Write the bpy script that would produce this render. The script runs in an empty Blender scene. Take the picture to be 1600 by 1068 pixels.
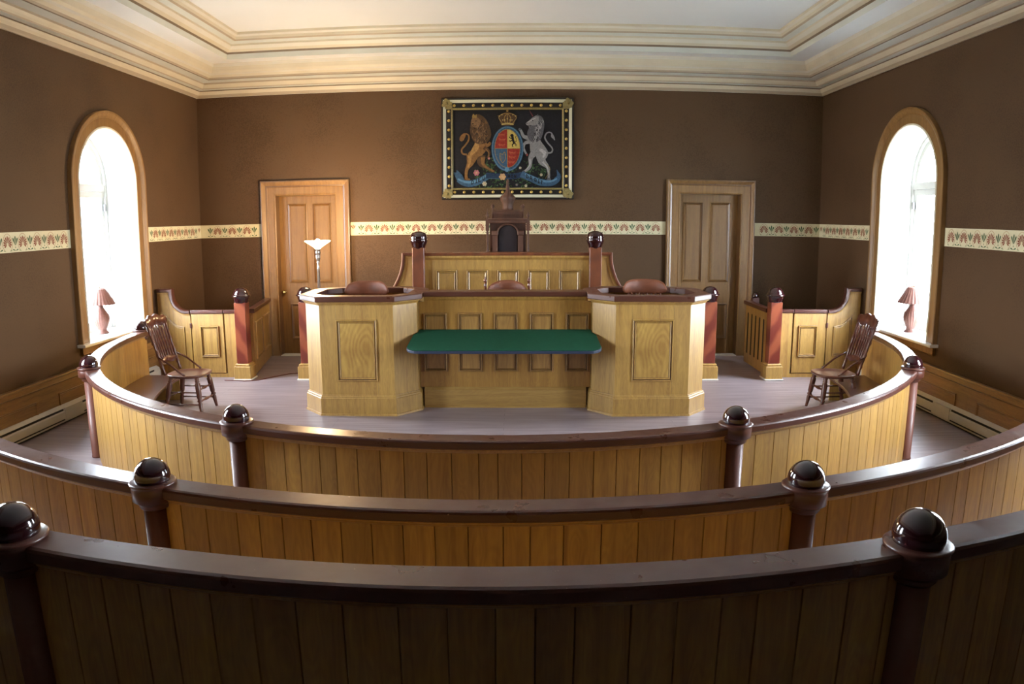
import bpy, math, random
from math import sin, cos, pi, hypot, atan2, sqrt
from mathutils import Vector, Matrix, noise
random.seed(7)
sc = bpy.context.scene
col = sc.collection

# ------------------------------------------------------------ camera, sky, exposure
CAM = (0.1386, 0.0, 1.8237)
PITCH, YAW, ROLL = 0.1626, -0.0098, 0.0020
F_PX, K_LENS = 1161.98, 0.2092                      # focal length in pixels of the 1600 px frame, barrel distortion
cd = bpy.data.cameras.new('camera')
cam = bpy.data.objects.new('camera', cd); col.objects.link(cam); sc.camera = cam
cam.location = CAM
cam.rotation_euler = (Matrix.Rotation(-YAW, 3, 'Z') @ Matrix.Rotation(pi/2-PITCH, 3, 'X') @ Matrix.Rotation(-ROLL, 3, 'Z')).to_euler()
cd.sensor_width = 36; cd.sensor_fit = 'HORIZONTAL'; cd.clip_start = .05; cd.clip_end = 500
cd.lens = F_PX*36/1600
cd.type = 'PANO'
_c = (0.99852911, 0.01341498, -0.16008838, 0.02767644)
_s = F_PX*36/1600
for tgt in (getattr(cd, 'cycles', None), cd):
    try:
        tgt.panorama_type = 'FISHEYE_LENS_POLYNOMIAL'
        tgt.fisheye_fov = 2.6
        tgt.fisheye_polynomial_k0 = 0
        for i in range(4):
            setattr(tgt, 'fisheye_polynomial_k%d' % (i+1), -_c[i]/_s**(i+1))
    except Exception as e:
        print('pano props', type(tgt), e)

w = bpy.data.worlds.new('sky'); sc.world = w; w.use_nodes = True
bg = w.node_tree.nodes['Background']
bg.inputs[0].default_value = (0.80, 0.89, 1.0, 1); bg.inputs[1].default_value = 47.0
sc.view_settings.view_transform = 'Standard'; sc.view_settings.look = 'None'
sc.view_settings.exposure = 0.6; sc.view_settings.gamma = 1.0
sc.view_settings.use_curve_mapping = False
sc.cycles.use_denoising = True
sc.cycles.max_bounces = 10; sc.cycles.diffuse_bounces = 6; sc.cycles.transparent_max_bounces = 12
sc.cycles.caustics_reflective = False; sc.cycles.caustics_refractive = False
sc.cycles.sample_clamp_indirect = 8

# ------------------------------------------------------------ room measures
W, D, Y0 = 4.258, 9.953, -5.5
ZC = 3.556                       # underside of the cornice
WIN = [(7.57, 1), (4.25, 1)]     # window centres along the side walls
WHW, WSPR, WSILL = .585, 2.305, .68
CX, CY = -.03, 7.505             # centre of the curved rows

for s in (-1, 1):                # daylight guides (light portals) in the window openings
    for yc, _ in WIN:
        ld = bpy.data.lights.new('window_portal', 'AREA'); ld.shape = 'RECTANGLE'; ld.size = 1.2; ld.size_y = 2.3
        ld.cycles.is_portal = True
        lo = bpy.data.objects.new('window_portal', ld); col.objects.link(lo)
        lo.location = (s*(W+.5), yc, 1.8)
        lo.rotation_euler = (0, s*pi/2, 0) if s > 0 else (0, -pi/2, 0)
        lo.rotation_euler = (pi/2, 0, pi/2 if s > 0 else -pi/2)

# ------------------------------------------------------------ materials
M = {}
def nt(name):
    m = bpy.data.materials.new(name); m.use_nodes = True; M[name] = m
    t = m.node_tree; return m, t, t.nodes['Principled BSDF'], t.nodes, t.links
def plain(name, c, rough=.5, metal=0, coat=0, spec=.5, var=.0, vs=6., bump=0., bs=200., emit=None, es=0):
    m, t, b, N, L = nt(name)
    b.inputs['Base Color'].default_value = (*c, 1); b.inputs['Roughness'].default_value = rough
    b.inputs['Metallic'].default_value = metal; b.inputs['Coat Weight'].default_value = coat
    b.inputs['Coat Roughness'].default_value = .08
    b.inputs['Specular IOR Level'].default_value = spec
    tc = N.new('ShaderNodeTexCoord')
    if var:
        n = N.new('ShaderNodeTexNoise'); n.inputs['Scale'].default_value = vs; n.inputs['Detail'].default_value = 5
        L.new(tc.outputs['Object'], n.inputs['Vector'])
        r = N.new('ShaderNodeMapRange'); r.inputs[3].default_value = 1-var; r.inputs[4].default_value = 1+var
        r.inputs[1].default_value = .3; r.inputs[2].default_value = .7
        L.new(n.outputs[0], r.inputs[0])
        mx = N.new('ShaderNodeVectorMath'); mx.operation = 'SCALE'; mx.inputs[0].default_value = c
        L.new(r.outputs[0], mx.inputs['Scale']); L.new(mx.outputs[0], b.inputs['Base Color'])
    if bump:
        n = N.new('ShaderNodeTexNoise'); n.inputs['Scale'].default_value = bs; n.inputs['Detail'].default_value = 3
        L.new(tc.outputs['Object'], n.inputs['Vector'])
        bp = N.new('ShaderNodeBump'); bp.inputs['Strength'].default_value = bump; bp.inputs['Distance'].default_value = .002
        L.new(n.outputs[0], bp.inputs['Height']); L.new(bp.outputs[0], b.inputs['Normal'])
    if emit:
        b.inputs['Emission Color'].default_value = (*emit, 1); b.inputs['Emission Strength'].default_value = es
    return m
def wood(name, dark, light, stretch=(26, 26, 1.3), rough=.42, coat=.8, ring=0., ringscale=3., croug=.28, ringmul=60, seed=0., amt=1.0, tone=False):
    """painted wood grain: fine streaks plus broad figure"""
    m, t, b, N, L = nt(name)
    tc = N.new('ShaderNodeTexCoord')
    src = tc.outputs['Object']
    off = None
    if tone:
        at = N.new('ShaderNodeAttribute'); at.attribute_name = 'tone'
        ad = N.new('ShaderNodeVectorMath'); ad.operation = 'MULTIPLY_ADD'
        L.new(at.outputs['Color'], ad.inputs[0]); ad.inputs[1].default_value = (7, 7, 19); L.new(src, ad.inputs[2])
        src = ad.outputs[0]
    mp = N.new('ShaderNodeMapping'); mp.inputs['Scale'].default_value = stretch; mp.inputs['Location'].default_value = (seed, seed*2, seed)
    L.new(src, mp.inputs['Vector'])
    n1 = N.new('ShaderNodeTexNoise'); n1.inputs['Scale'].default_value = 1.0; n1.inputs['Detail'].default_value = 6
    n1.inputs['Roughness'].default_value = .65; n1.inputs['Distortion'].default_value = .6
    L.new(mp.outputs[0], n1.inputs['Vector'])
    mp2 = N.new('ShaderNodeMapping'); mp2.inputs['Scale'].default_value = [v*.16+.8 for v in stretch]
    L.new(src, mp2.inputs['Vector'])
    n2 = N.new('ShaderNodeTexNoise'); n2.inputs['Scale'].default_value = ringscale; n2.inputs['Detail'].default_value = 1.5
    L.new(mp2.outputs[0], n2.inputs['Vector'])
    ml = N.new('ShaderNodeMath'); ml.operation = 'MULTIPLY'; ml.inputs[1].default_value = ringmul
    L.new(n2.outputs[0], ml.inputs[0])
    sn = N.new('ShaderNodeMath'); sn.operation = 'SINE'; L.new(ml.outputs[0], sn.inputs[0])
    mr = N.new('ShaderNodeMath'); mr.operation = 'MULTIPLY_ADD'; mr.inputs[1].default_value = ring
    L.new(sn.outputs[0], mr.inputs[0]); L.new(n1.outputs[0], mr.inputs[2])
    ra = N.new('ShaderNodeValToRGB'); L.new(mr.outputs[0], ra.inputs[0])
    ra.color_ramp.elements[0].position = .5-.28/amt; ra.color_ramp.elements[1].position = .5+.24/amt
    ra.color_ramp.elements[0].color = (*dark, 1); ra.color_ramp.elements[1].color = (*light, 1)
    out = ra.outputs[0]
    if tone:
        mr2 = N.new('ShaderNodeMapRange'); mr2.inputs[3].default_value = .84; mr2.inputs[4].default_value = 1.12
        sx = N.new('ShaderNodeSeparateColor'); L.new(at.outputs['Color'], sx.inputs[0]); L.new(sx.outputs[0], mr2.inputs[0])
        sca = N.new('ShaderNodeVectorMath'); sca.operation = 'SCALE'
        L.new(out, sca.inputs[0]); L.new(mr2.outputs[0], sca.inputs['Scale']); out = sca.outputs[0]
    L.new(out, b.inputs['Base Color'])
    b.inputs['Roughness'].default_value = rough; b.inputs['Coat Weight'].default_value = coat; b.inputs['Coat Roughness'].default_value = croug
    bp = N.new('ShaderNodeBump'); bp.inputs['Strength'].default_value = .12; bp.inputs['Distance'].default_value = .002
    L.new(n1.outputs[0], bp.inputs['Height']); L.new(bp.outputs[0], b.inputs['Normal'])
    return m

wood('oak', (.26, .120, .020), (.49, .295, .064), ring=.05, coat=1, croug=.48)
wood('oak_board', (.26, .118, .018), (.50, .290, .056), ring=.05, tone=True, coat=.9, croug=.42)
wood('oak_figured', (.28, .13, .024), (.50, .315, .076), stretch=(9, 9, 4), ring=.09, ringscale=.8, ringmul=190)
wood('oak_orange', (.155, .074, .020), (.27, .145, .042), ring=.04, coat=.1, rough=.5)
wood('oak_screen', (.22, .096, .018), (.39, .212, .044), ring=.05, coat=.6)
wood('oak_line', (.09, .04, .012), (.16, .075, .022))
wood('crest_wood', (.12, .033, .012), (.24, .072, .028), stretch=(3, 14, 14), rough=.55, coat=.05)
wood('oak_panel', (.20, .092, .024), (.37, .205, .056), ring=.08, ringscale=1.5)
wood('oak_aged', (.16, .075, .022), (.36, .19, .06), ring=.04, stretch=(1.5, 1.5, 20))
wood('oak_flat', (.23, .115, .027), (.42, .255, .07), stretch=(1.5, 22, 22), ring=.04)
wood('mahogany', (.035, .009, .006), (.10, .028, .018), stretch=(5, 5, 5), rough=.3, coat=.5, amt=.8)
wood('newel_dark', (.080, .019, .006), (.20, .055, .015), stretch=(8, 8, 2), rough=.45, coat=.15, ring=.1, ringscale=.8)
wood('chair_wood', (.060, .016, .008), (.15, .042, .020), stretch=(14, 14, 3), rough=.25, coat=.6)
wood('throne_wood', (.035, .013, .007), (.095, .036, .017), stretch=(14, 14, 3), rough=.6, coat=.0)
wood('seat_wood', (.075, .022, .012), (.17, .055, .028), stretch=(3, 16, 16), rough=.22, coat=.7)
plain('finial', (.022, .004, .006), .12, coat=1.0)
plain('white_plaster', (.86, .86, .84), .6, var=.03, vs=2)
plain('ceiling_white', (.82, .86, .89), .8, var=.02, vs=1)
plain('sash_white', (.42, .42, .39), .45)
plain('cornice_shadow', (.20, .15, .10), .6)  # groove shadows of the cornice, put in as brown colour
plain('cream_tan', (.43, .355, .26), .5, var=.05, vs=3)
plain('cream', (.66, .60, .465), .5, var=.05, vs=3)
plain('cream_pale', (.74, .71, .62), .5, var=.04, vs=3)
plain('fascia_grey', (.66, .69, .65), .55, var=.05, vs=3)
plain('door_backing', (.05, .03, .02), .7)
plain('heater_white', (.60, .58, .52), .4, var=.05)
plain('dark_slot', (.02, .018, .015), .6)
plain('paper_cream', (.62, .57, .37), .7, var=.06, vs=9)
plain('motif_rust', (.21, .048, .018), .7)
plain('motif_green', (.022, .08, .025), .7)
plain('motif_line', (.33, .16, .08), .7)
plain('motif_sage', (.24, .32, .17), .7)
plain('green_baize', (.004, .062, .030), .85, var=.08, vs=30, bump=.3, bs=600, spec=.2)
plain('blue_edge', (.02, .03, .06), .45)
plain('leather', (.018, .014, .016), .35, var=.2, vs=20)
plain('brass', (.55, .42, .2), .25, metal=1)
plain('nickel', (.8, .79, .77), .3, metal=1)
plain('iron', (.05, .05, .05), .4, metal=.8)
plain('gold', (.55, .40, .12), .35, metal=.7, var=.2, vs=40)
plain('gold_paint', (.20, .165, .06), .5, var=.25, vs=60)
plain('frame_black', (.010, .008, .008), .35)
plain('frame_white', (.50, .51, .40), .4)
plain('cord_brown', (.14, .035, .02), .5)
plain('wicker', (.10, .034, .022), .6, var=.25, vs=60, bump=.6, bs=150)
plain('grass', (.30, .31, .28), .9, var=.3, vs=3)
plain('foliage', (.05, .14, .03), .8, var=.4, vs=2)
plain('bark', (.09, .06, .04), .9, var=.3, vs=8)
plain('lamp_glass', (.9, .85, .72), .4, emit=(1.0, .80, .48), es=14)
plain('bulb_glow', (1, .9, .7), .4, emit=(1.0, .80, .50), es=70)
plain('exterior_render', (.45, .43, .40), .9)

# brown woven wallpaper
m, t, b, N, L = nt('wallpaper_brown')
tc = N.new('ShaderNodeTexCoord'); n = N.new('ShaderNodeTexNoise'); n.inputs['Scale'].default_value = 1.3; n.inputs['Detail'].default_value = 4
L.new(tc.outputs['Object'], n.inputs['Vector'])
n2 = N.new('ShaderNodeTexNoise'); n2.inputs['Scale'].default_value = 70; n2.inputs['Detail'].default_value = 2; L.new(tc.outputs['Object'], n2.inputs['Vector'])
ad = N.new('ShaderNodeMath'); ad.operation = 'ADD'; L.new(n.outputs[0], ad.inputs[0]); L.new(n2.outputs[0], ad.inputs[1])
ra = N.new('ShaderNodeValToRGB'); ra.color_ramp.elements[0].position = .75; ra.color_ramp.elements[1].position = 1.25
ra.color_ramp.elements[0].color = (.064, .0335, .0145, 1); ra.color_ramp.elements[1].color = (.086, .047, .0215, 1)
L.new(ad.outputs[0], ra.inputs[0]); L.new(ra.outputs[0], b.inputs['Base Color']); b.inputs['Roughness'].default_value = .68
b.inputs['Specular IOR Level'].default_value = .25
bp_ = N.new('ShaderNodeBump'); bp_.inputs['Strength'].default_value = .06; bp_.inputs['Distance'].default_value = .002
L.new(n2.outputs[0], bp_.inputs['Height']); L.new(bp_.outputs[0], b.inputs['Normal'])

# worn floor: painted boards running across the room
m, t, b, N, L = nt('floor_boards')
tc = N.new('ShaderNodeTexCoord'); mp = N.new('ShaderNodeMapping'); mp.inputs['Scale'].default_value = (1.2, 16, 1)
L.new(tc.outputs['Object'], mp.inputs['Vector'])
n = N.new('ShaderNodeTexNoise'); n.inputs['Scale'].default_value = 1.5; n.inputs['Detail'].default_value = 7; L.new(mp.outputs[0], n.inputs['Vector'])
ra = N.new('ShaderNodeValToRGB'); ra.color_ramp.elements[0].position = .3; ra.color_ramp.elements[1].position = .72
ra.color_ramp.elements[0].color = (.20, .155, .16, 1); ra.color_ramp.elements[1].color = (.38, .315, .335, 1)
L.new(n.outputs[0], ra.inputs[0])
br = N.new('ShaderNodeTexBrick'); br.inputs['Scale'].default_value = 1; br.inputs['Brick Width'].default_value = 3.1; br.inputs['Row Height'].default_value = .082
br.inputs['Mortar Size'].default_value = .0016; br.inputs['Color1'].default_value = (1, 1, 1, 1); br.inputs['Color2'].default_value = (.86, .86, .86, 1); br.inputs['Mortar'].default_value = (.35, .35, .35, 1)
L.new(tc.outputs['Object'], br.inputs['Vector'])
mx = N.new('ShaderNodeMix'); mx.data_type = 'RGBA'; mx.blend_type = 'MULTIPLY'; mx.inputs[0].default_value = 1
L.new(ra.outputs[0], mx.inputs[6]); L.new(br.outputs['Color'], mx.inputs[7]); L.new(mx.outputs[2], b.inputs['Base Color'])
mr = N.new('ShaderNodeMapRange'); mr.inputs[3].default_value = .26; mr.inputs[4].default_value = .42; L.new(n.outputs[0], mr.inputs[0]); L.new(mr.outputs[0], b.inputs['Roughness'])
b.inputs['Specular IOR Level'].default_value = .6

# worn mahogany rail: glossy brown with chips of bare wood
def rail_mat(name, base, chip, dr=0.):
    m, t, b, N, L = nt(name)
    tc = N.new('ShaderNodeTexCoord')
    n = N.new('ShaderNodeTexNoise'); n.inputs['Scale'].default_value = 55; n.inputs['Detail'].default_value = 8; n.inputs['Roughness'].default_value = .7
    L.new(tc.outputs['Object'], n.inputs['Vector'])
    ra = N.new('ShaderNodeValToRGB'); ra.color_ramp.elements[0].position = .690; ra.color_ramp.elements[1].position = .705
    ra.color_ramp.elements[0].color = (*base, 1); ra.color_ramp.elements[1].color = (*chip, 1)
    L.new(n.outputs[0], ra.inputs[0]); L.new(ra.outputs[0], b.inputs['Base Color'])
    n3 = N.new('ShaderNodeTexNoise'); n3.inputs['Scale'].default_value = 9; n3.inputs['Detail'].default_value = 5; L.new(tc.outputs['Object'], n3.inputs['Vector'])
    mr = N.new('ShaderNodeMapRange'); mr.inputs[1].default_value = .3; mr.inputs[2].default_value = .7; mr.inputs[3].default_value = .26+dr; mr.inputs[4].default_value = .42+dr
    L.new(n3.outputs[0], mr.inputs[0]); L.new(mr.outputs[0], b.inputs['Roughness'])
    b.inputs['Coat Weight'].default_value = .25; b.inputs['Coat Roughness'].default_value = .2
    bp = N.new('ShaderNodeBump'); bp.inputs['Strength'].default_value = .12; bp.inputs['Distance'].default_value = .003
    L.new(n3.outputs[0], bp.inputs['Height']); L.new(bp.outputs[0], b.inputs['Normal'])
rail_mat('rail', (.082, .026, .016), (.50, .33, .22))
rail_mat('rail_post', (.12, .034, .017), (.2, .08, .05), .26)

# marbled mahogany shaft with slanting bands
def stripe_mat(name, sgn):
    m, t, b, N, L = nt(name)
    tc = N.new('ShaderNodeTexCoord'); sp = N.new('ShaderNodeSeparateXYZ'); L.new(tc.outputs['Object'], sp.inputs[0])
    a = N.new('ShaderNodeMath'); a.operation = 'MULTIPLY_ADD'; L.new(sp.outputs[0], a.inputs[0]); a.inputs[1].default_value = sgn*1.7; L.new(sp.outputs[2], a.inputs[2])
    n = N.new('ShaderNodeTexNoise'); n.inputs['Scale'].default_value = 5; L.new(tc.outputs['Object'], n.inputs['Vector'])
    a2 = N.new('ShaderNodeMath'); a2.operation = 'MULTIPLY_ADD'; L.new(n.outputs[0], a2.inputs[0]); a2.inputs[1].default_value = .22; L.new(a.outputs[0], a2.inputs[2])
    a3 = N.new('ShaderNodeMath'); a3.operation = 'MULTIPLY'; L.new(a2.outputs[0], a3.inputs[0]); a3.inputs[1].default_value = 15
    s = N.new('ShaderNodeMath'); s.operation = 'SINE'; L.new(a3.outputs[0], s.inputs[0])
    ra = N.new('ShaderNodeValToRGB'); ra.color_ramp.elements[0].position = .25; ra.color_ramp.elements[1].position = .8
    mr = N.new('ShaderNodeMapRange'); mr.inputs[1].default_value = -1; L.new(s.outputs[0], mr.inputs[0]); L.new(mr.outputs[0], ra.inputs[0])
    ra.color_ramp.elements[0].color = (.15, .026, .016, 1); ra.color_ramp.elements[1].color = (.27, .070, .032, 1)
    L.new(ra.outputs[0], b.inputs['Base Color']); b.inputs['Roughness'].default_value = .3; b.inputs['Coat Weight'].default_value = .5
stripe_mat('newel_stripe_left', 1); stripe_mat('newel_stripe_right', -1)

# window glass
m, t, b, N, L = nt('window_glass'); N.remove(b)
tr = N.new('ShaderNodeBsdfTransparent'); gl = N.new('ShaderNodeBsdfGlossy'); gl.inputs['Roughness'].default_value = .02
ms = N.new('ShaderNodeMixShader'); ms.inputs[0].default_value = .04; L.new(tr.outputs[0], ms.inputs[1]); L.new(gl.outputs[0], ms.inputs[2])
L.new(ms.outputs[0], N['Material Output'].inputs[0])

# painted colours of the coat of arms
PC = dict(p_ground=(.012, .012, .016), p_lion=(.20, .105, .035), p_lion_l=(.34, .20, .07), p_mane=(.085, .048, .025), p_mane_l=(.20, .12, .06),
          p_uni=(.24, .24, .25), p_uni_l=(.42, .42, .43), p_uni_d=(.10, .10, .115), p_red=(.26, .028, .02), p_red_l=(.38, .09, .04), p_yellow=(.52, .40, .11),
          p_blue=(.04, .095, .17), p_blue_l=(.10, .22, .34), p_blue_d=(.015, .035, .085), p_gold=(.30, .20, .06), p_gold_l=(.42, .32, .12), p_black=(.008, .008, .01),
          p_green=(.03, .065, .025), p_green_l=(.06, .12, .05), p_pink=(.40, .14, .16), p_peach=(.50, .32, .16), p_cream=(.42, .38, .28), p_horn=(.20, .05, .05))
for k, v in PC.items(): plain(k, [c*.72 for c in v], .7, spec=.2, var=.22, vs=45)

# ------------------------------------------------------------ mesh builder
class MB:
    def __init__(s): s.v = []; s.f = []; s.m = []; s.sm = []; s.t = []; s.T = None; s.mats = []
    def mi(s, mat):
        if mat not in s.mats: s.mats.append(mat)
        return s.mats.index(mat)
    def V(s, p):
        p = Vector(p)
        if s.T is not None: p = s.T @ p
        s.v.append(tuple(p)); return len(s.v)-1
    def F(s, idx, mat=None, smooth=False, tone=.5):
        s.f.append(tuple(idx)); s.m.append(s.mi(mat)); s.sm.append(smooth); s.t.append(tone)
    def face(s, pts, mat=None, smooth=False, tone=.5): s.F([s.V(p) for p in pts], mat, smooth, tone)
    def box(s, x0, x1, y0, y1, z0, z1, mat=None):
        p = [s.V((x, y, z)) for x in (x0, x1) for y in (y0, y1) for z in (z0, z1)]
        for q in ((0, 1, 3, 2), (4, 6, 7, 5), (0, 4, 5, 1), (2, 3, 7, 6), (0, 2, 6, 4), (1, 5, 7, 3)): s.F([p[i] for i in q], mat)
    def bevbox(s, x0, x1, y0, y1, z0, z1, b=.005, mat=None):
        """box with chamfered vertical and horizontal edges"""
        s.prism([(x0+b, y0), (x1-b, y0), (x1, y0+b), (x1, y1-b), (x1-b, y1), (x0+b, y1), (x0, y1-b), (x0, y0+b)], z0+b, z1-b, mat, caps=False)
        o = [(x0+b, y0), (x1-b, y0), (x1, y0+b), (x1, y1-b), (x1-b, y1), (x0+b, y1), (x0, y1-b), (x0, y0+b)]
        i = [(x0+b, y0+b), (x1-b, y0+b), (x1-b, y0+b), (x1-b, y1-b), (x1-b, y1-b), (x0+b, y1-b), (x0+b, y1-b), (x0+b, y0+b)]
        for zz, ze in ((z0+b, z0), (z1-b, z1)):
            for k in range(8):
                a, c = o[k], o[(k+1) % 8]; d, e = i[(k+1) % 8], i[k]
                pts = [(a[0], a[1], zz), (c[0], c[1], zz), (d[0], d[1], ze)]
                if e != d: pts.append((e[0], e[1], ze))
                s.face(pts, mat)
            s.face([(x0+b, y0+b, ze), (x1-b, y0+b, ze), (x1-b, y1-b, ze), (x0+b, y1-b, ze)], mat)
    def prism(s, poly, z0, z1, mat=None, caps=True, mp=None, smooth=False):
        mp = mp or (lambda a, b, c: (a, b, c))
        lo = [s.V(mp(a, b, z0)) for a, b in poly]; hi = [s.V(mp(a, b, z1)) for a, b in poly]; n = len(poly)
        for i in range(n): s.F((lo[i], lo[(i+1) % n], hi[(i+1) % n], hi[i]), mat, smooth)
        if caps: s.F(lo[::-1], mat); s.F(hi, mat)
    def lathe(s, prof, c=(0, 0, 0), n=24, mat=None, smooth=True, rib=0, ribn=0, cap=True, axis=None):
        """prof: [(r, z)]"""
        rings = []
        for r, z in prof:
            ring = []
            for k in range(n):
                a = 2*pi*k/n; rr = r*(1+rib*cos(ribn*a))
                p = Vector((rr*cos(a), rr*sin(a), z))
                if axis is not None: p = axis @ p
                ring.append(s.V((c[0]+p.x, c[1]+p.y, c[2]+p.z)))
            rings.append(ring)
        for a, b in zip(rings, rings[1:]):
            for k in range(n): s.F((a[k], a[(k+1) % n], b[(k+1) % n], b[k]), mat, smooth)
        if cap: s.F(rings[0][::-1], mat); s.F(rings[-1], mat)
    def tube(s, pts, r, n=8, mat=None, smooth=True, cap=True):
        pts = [Vector(p) for p in pts]; rs = r if isinstance(r, (list, tuple)) else [r]*len(pts)
        rings = []; prev = None
        for i, p in enumerate(pts):
            d = (pts[min(i+1, len(pts)-1)]-pts[max(i-1, 0)]).normalized()
            up = prev if prev is not None else (Vector((0, 0, 1)) if abs(d.z) < .9 else Vector((1, 0, 0)))
            u = (up-d*up.dot(d)).normalized(); v = d.cross(u); prev = u
            rings.append([s.V(p+u*rs[i]*cos(2*pi*k/n)+v*rs[i]*sin(2*pi*k/n)) for k in range(n)])
        for a, b in zip(rings, rings[1:]):
            for k in range(n): s.F((a[k], a[(k+1) % n], b[(k+1) % n], b[k]), mat, smooth)
        if cap: s.F(rings[0][::-1], mat); s.F(rings[-1], mat)
    def turned(s, p0, p1, prof, n=10, mat=None):
        """turned member between two points; prof: [(t, r)]"""
        p0 = Vector(p0); p1 = Vector(p1)
        s.tube([p0.lerp(p1, t) for t, r in prof], [r for t, r in prof], n, mat)
    def sweep(s, path, prof, mp=None, closed=False, mat=None, smooth=False, mats=None, pclosed=True):
        """sweep a profile [(offset, height)] along a plane path with mitred corners"""
        mp = mp or (lambda a, b, c: (a, b, c)); n = len(path); rows = []
        for i in range(n):
            p = Vector(path[i])
            a = Vector(path[(i-1) % n]) if (closed or i > 0) else None
            b = Vector(path[(i+1) % n]) if (closed or i < n-1) else None
            ns = []
            if a is not None: d = (p-a).normalized(); ns.append(Vector((-d.y, d.x)))
            if b is not None: d = (b-p).normalized(); ns.append(Vector((-d.y, d.x)))
            if len(ns) == 2:
                nn = (ns[0]+ns[1]); nn = nn/max(nn.dot(ns[0]), .15)
            else: nn = ns[0]
            rows.append([s.V(mp(p.x+nn.x*o, p.y+nn.y*o, h)) for o, h in prof])
        m = len(prof); cnt = n if closed else n-1
        for i in range(cnt):
            A, B = rows[i], rows[(i+1) % n]
            for j in range(m if pclosed else m-1):
                s.F((A[j], B[j], B[(j+1) % m], A[(j+1) % m]), mats[j] if mats else mat, smooth)
        if not closed and pclosed: s.F(rows[0], mats[0] if mats else mat); s.F(rows[-1][::-1], mats[0] if mats else mat)
    def build(s, name, mat=None, parent=None, loc=None, bevel=0, fix=True):
        me = bpy.data.meshes.new(name); me.from_pydata(s.v, [], s.f)
        for k in s.mats: me.materials.append(M[k if k else mat])
        me.polygons.foreach_set('material_index', s.m); me.polygons.foreach_set('use_smooth', s.sm)
        if len(set(s.t)) > 1:
            ca = me.color_attributes.new('tone', 'FLOAT_COLOR', 'CORNER'); k = 0
            for p in me.polygons:
                t_ = s.t[p.index]
                for li in p.loop_indices: ca.data[li].color = (t_, (t_*7.3) % 1, (t_*3.1) % 1, 1)
        if fix:
            import bmesh
            bm = bmesh.new(); bm.from_mesh(me); bmesh.ops.recalc_face_normals(bm, faces=bm.faces); bm.to_mesh(me); bm.free()
        me.update()
        o = bpy.data.objects.new(name, me); col.objects.link(o)
        if parent is not None: o.parent = parent
        if loc is not None: o.location = loc
        if bevel:
            bv = o.modifiers.new('bevel', 'BEVEL'); bv.width = bevel; bv.segments = 2; bv.limit_method = 'ANGLE'; bv.angle_limit = .7
        return o

def tag(o, label, cat, group=None):
    o['label'] = label; o['category'] = cat
    if group: o['group'] = group
    return o
def thing(name, label, cat, loc=(0, 0, 0), rz=0, group=None):
    o = bpy.data.objects.new(name, None); col.objects.link(o); o.location = loc; o.rotation_euler = (0, 0, rz)
    o.empty_display_size = .1
    return tag(o, label, cat, group)
def struct(mb, name, mat=None, parent=None, **k):
    o = mb.build(name, mat, parent, **k)
    if parent is None: o['kind'] = 'structure'
    return o
def kids(o): return [c for c in list(bpy.data.objects) if c.parent == o]
def dup(o, parent=None):
    c = o.copy(); col.objects.link(c)
    if parent is not None: c.parent = parent
    for ch in kids(o): dup(ch, c)
    return c
def aset(a0, a1, n): return [a0+(a1-a0)*i/(n-1) for i in range(n)]

# plane maps: (along, up, out of the wall into the room)
def MPB(a, b, c): return (a, D-c, b)                     # back wall
def MPL(a, b, c): return (-W+c, a, b)
def MPR(a, b, c): return (W-c, a, b)
def front(y): return lambda a, b, c: (a, y-c, b)          # a face that looks at the camera

def wall(mp, a0, a1, z0, z1, ops, depth=.0):
    mb = MB(); x = a0
    for samples, zb in sorted(ops, key=lambda q: q[0][0][0]):
        s0, s1 = samples[0][0], samples[-1][0]
        mb.face([mp(x, z0, -depth), mp(s0, z0, -depth), mp(s0, z1, -depth), mp(x, z1, -depth)])
        for (p, zp), (q, zq) in zip(samples, samples[1:]):
            mb.face([mp(p, zp, -depth), mp(q, zq, -depth), mp(q, z1, -depth), mp(p, z1, -depth)])
        if zb > z0: mb.face([mp(s0, z0, -depth), mp(s1, z0, -depth), mp(s1, zb, -depth), mp(s0, zb, -depth)])
        x = s1
    mb.face([mp(x, z0, -depth), mp(a1, z0, -depth), mp(a1, z1, -depth), mp(x, z1, -depth)])
    return mb
def arch(yc, hw, spring, n=28): return [(yc-hw*cos(pi*i/n), spring+hw*sin(pi*i/n)) for i in range(n+1)]

# ------------------------------------------------------------ shell
mb = MB(); mb.box(-W-.5, W+.5, Y0-.1, D+.3, -.12, 0, 'floor_boards'); struct(mb, 'floor')
mb = MB(); mb.box(-W-.5, W+.5, Y0-.1, D+.3, 4.18, 4.3, 'ceiling_white'); struct(mb, 'ceiling')
RD = .43
for s, mp, nm in ((-1, MPL, 'wall_left'), (1, MPR, 'wall_right')):
    ops = [(arch(yc, WHW, WSPR), WSILL) for yc, _ in WIN]
    mb = wall(mp, Y0, D, 0, 4.18, ops)
    for i in range(len(mb.m)): mb.m[i] = mb.mi('wallpaper_brown')
    o2 = wall(mp, Y0-.1, D+.3, -.1, 4.3, [(arch(yc, WHW-.02, WSPR), WSILL) for yc, _ in WIN], depth=RD)
    base = len(mb.v); mb.v += o2.v
    for f in o2.f: mb.F([i+base for i in f], 'exterior_render')
    for yc, _ in WIN:                                    # plastered reveals
        A = arch(yc, WHW, WSPR); B = arch(yc, WHW-.02, WSPR)
        A = [(A[0][0], WSILL)]+A+[(A[-1][0], WSILL)]; B = [(B[0][0], WSILL)]+B+[(B[-1][0], WSILL)]
        for k in range(len(A)-1):
            mb.face([mp(*A[k], 0), mp(*A[k+1], 0), mp(*B[k+1], -RD), mp(*B[k], -RD)], 'white_plaster')
        mb.face([mp(*A[0], 0), mp(*A[-1], 0), mp(*B[-1], -RD), mp(*B[0], -RD)], 'white_plaster')
    mb.mats = [x or 'wallpaper_brown' for x in mb.mats]
    struct(mb, nm)
DOORX = [(-3.163, -2.324), (2.285, 3.130)]
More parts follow.
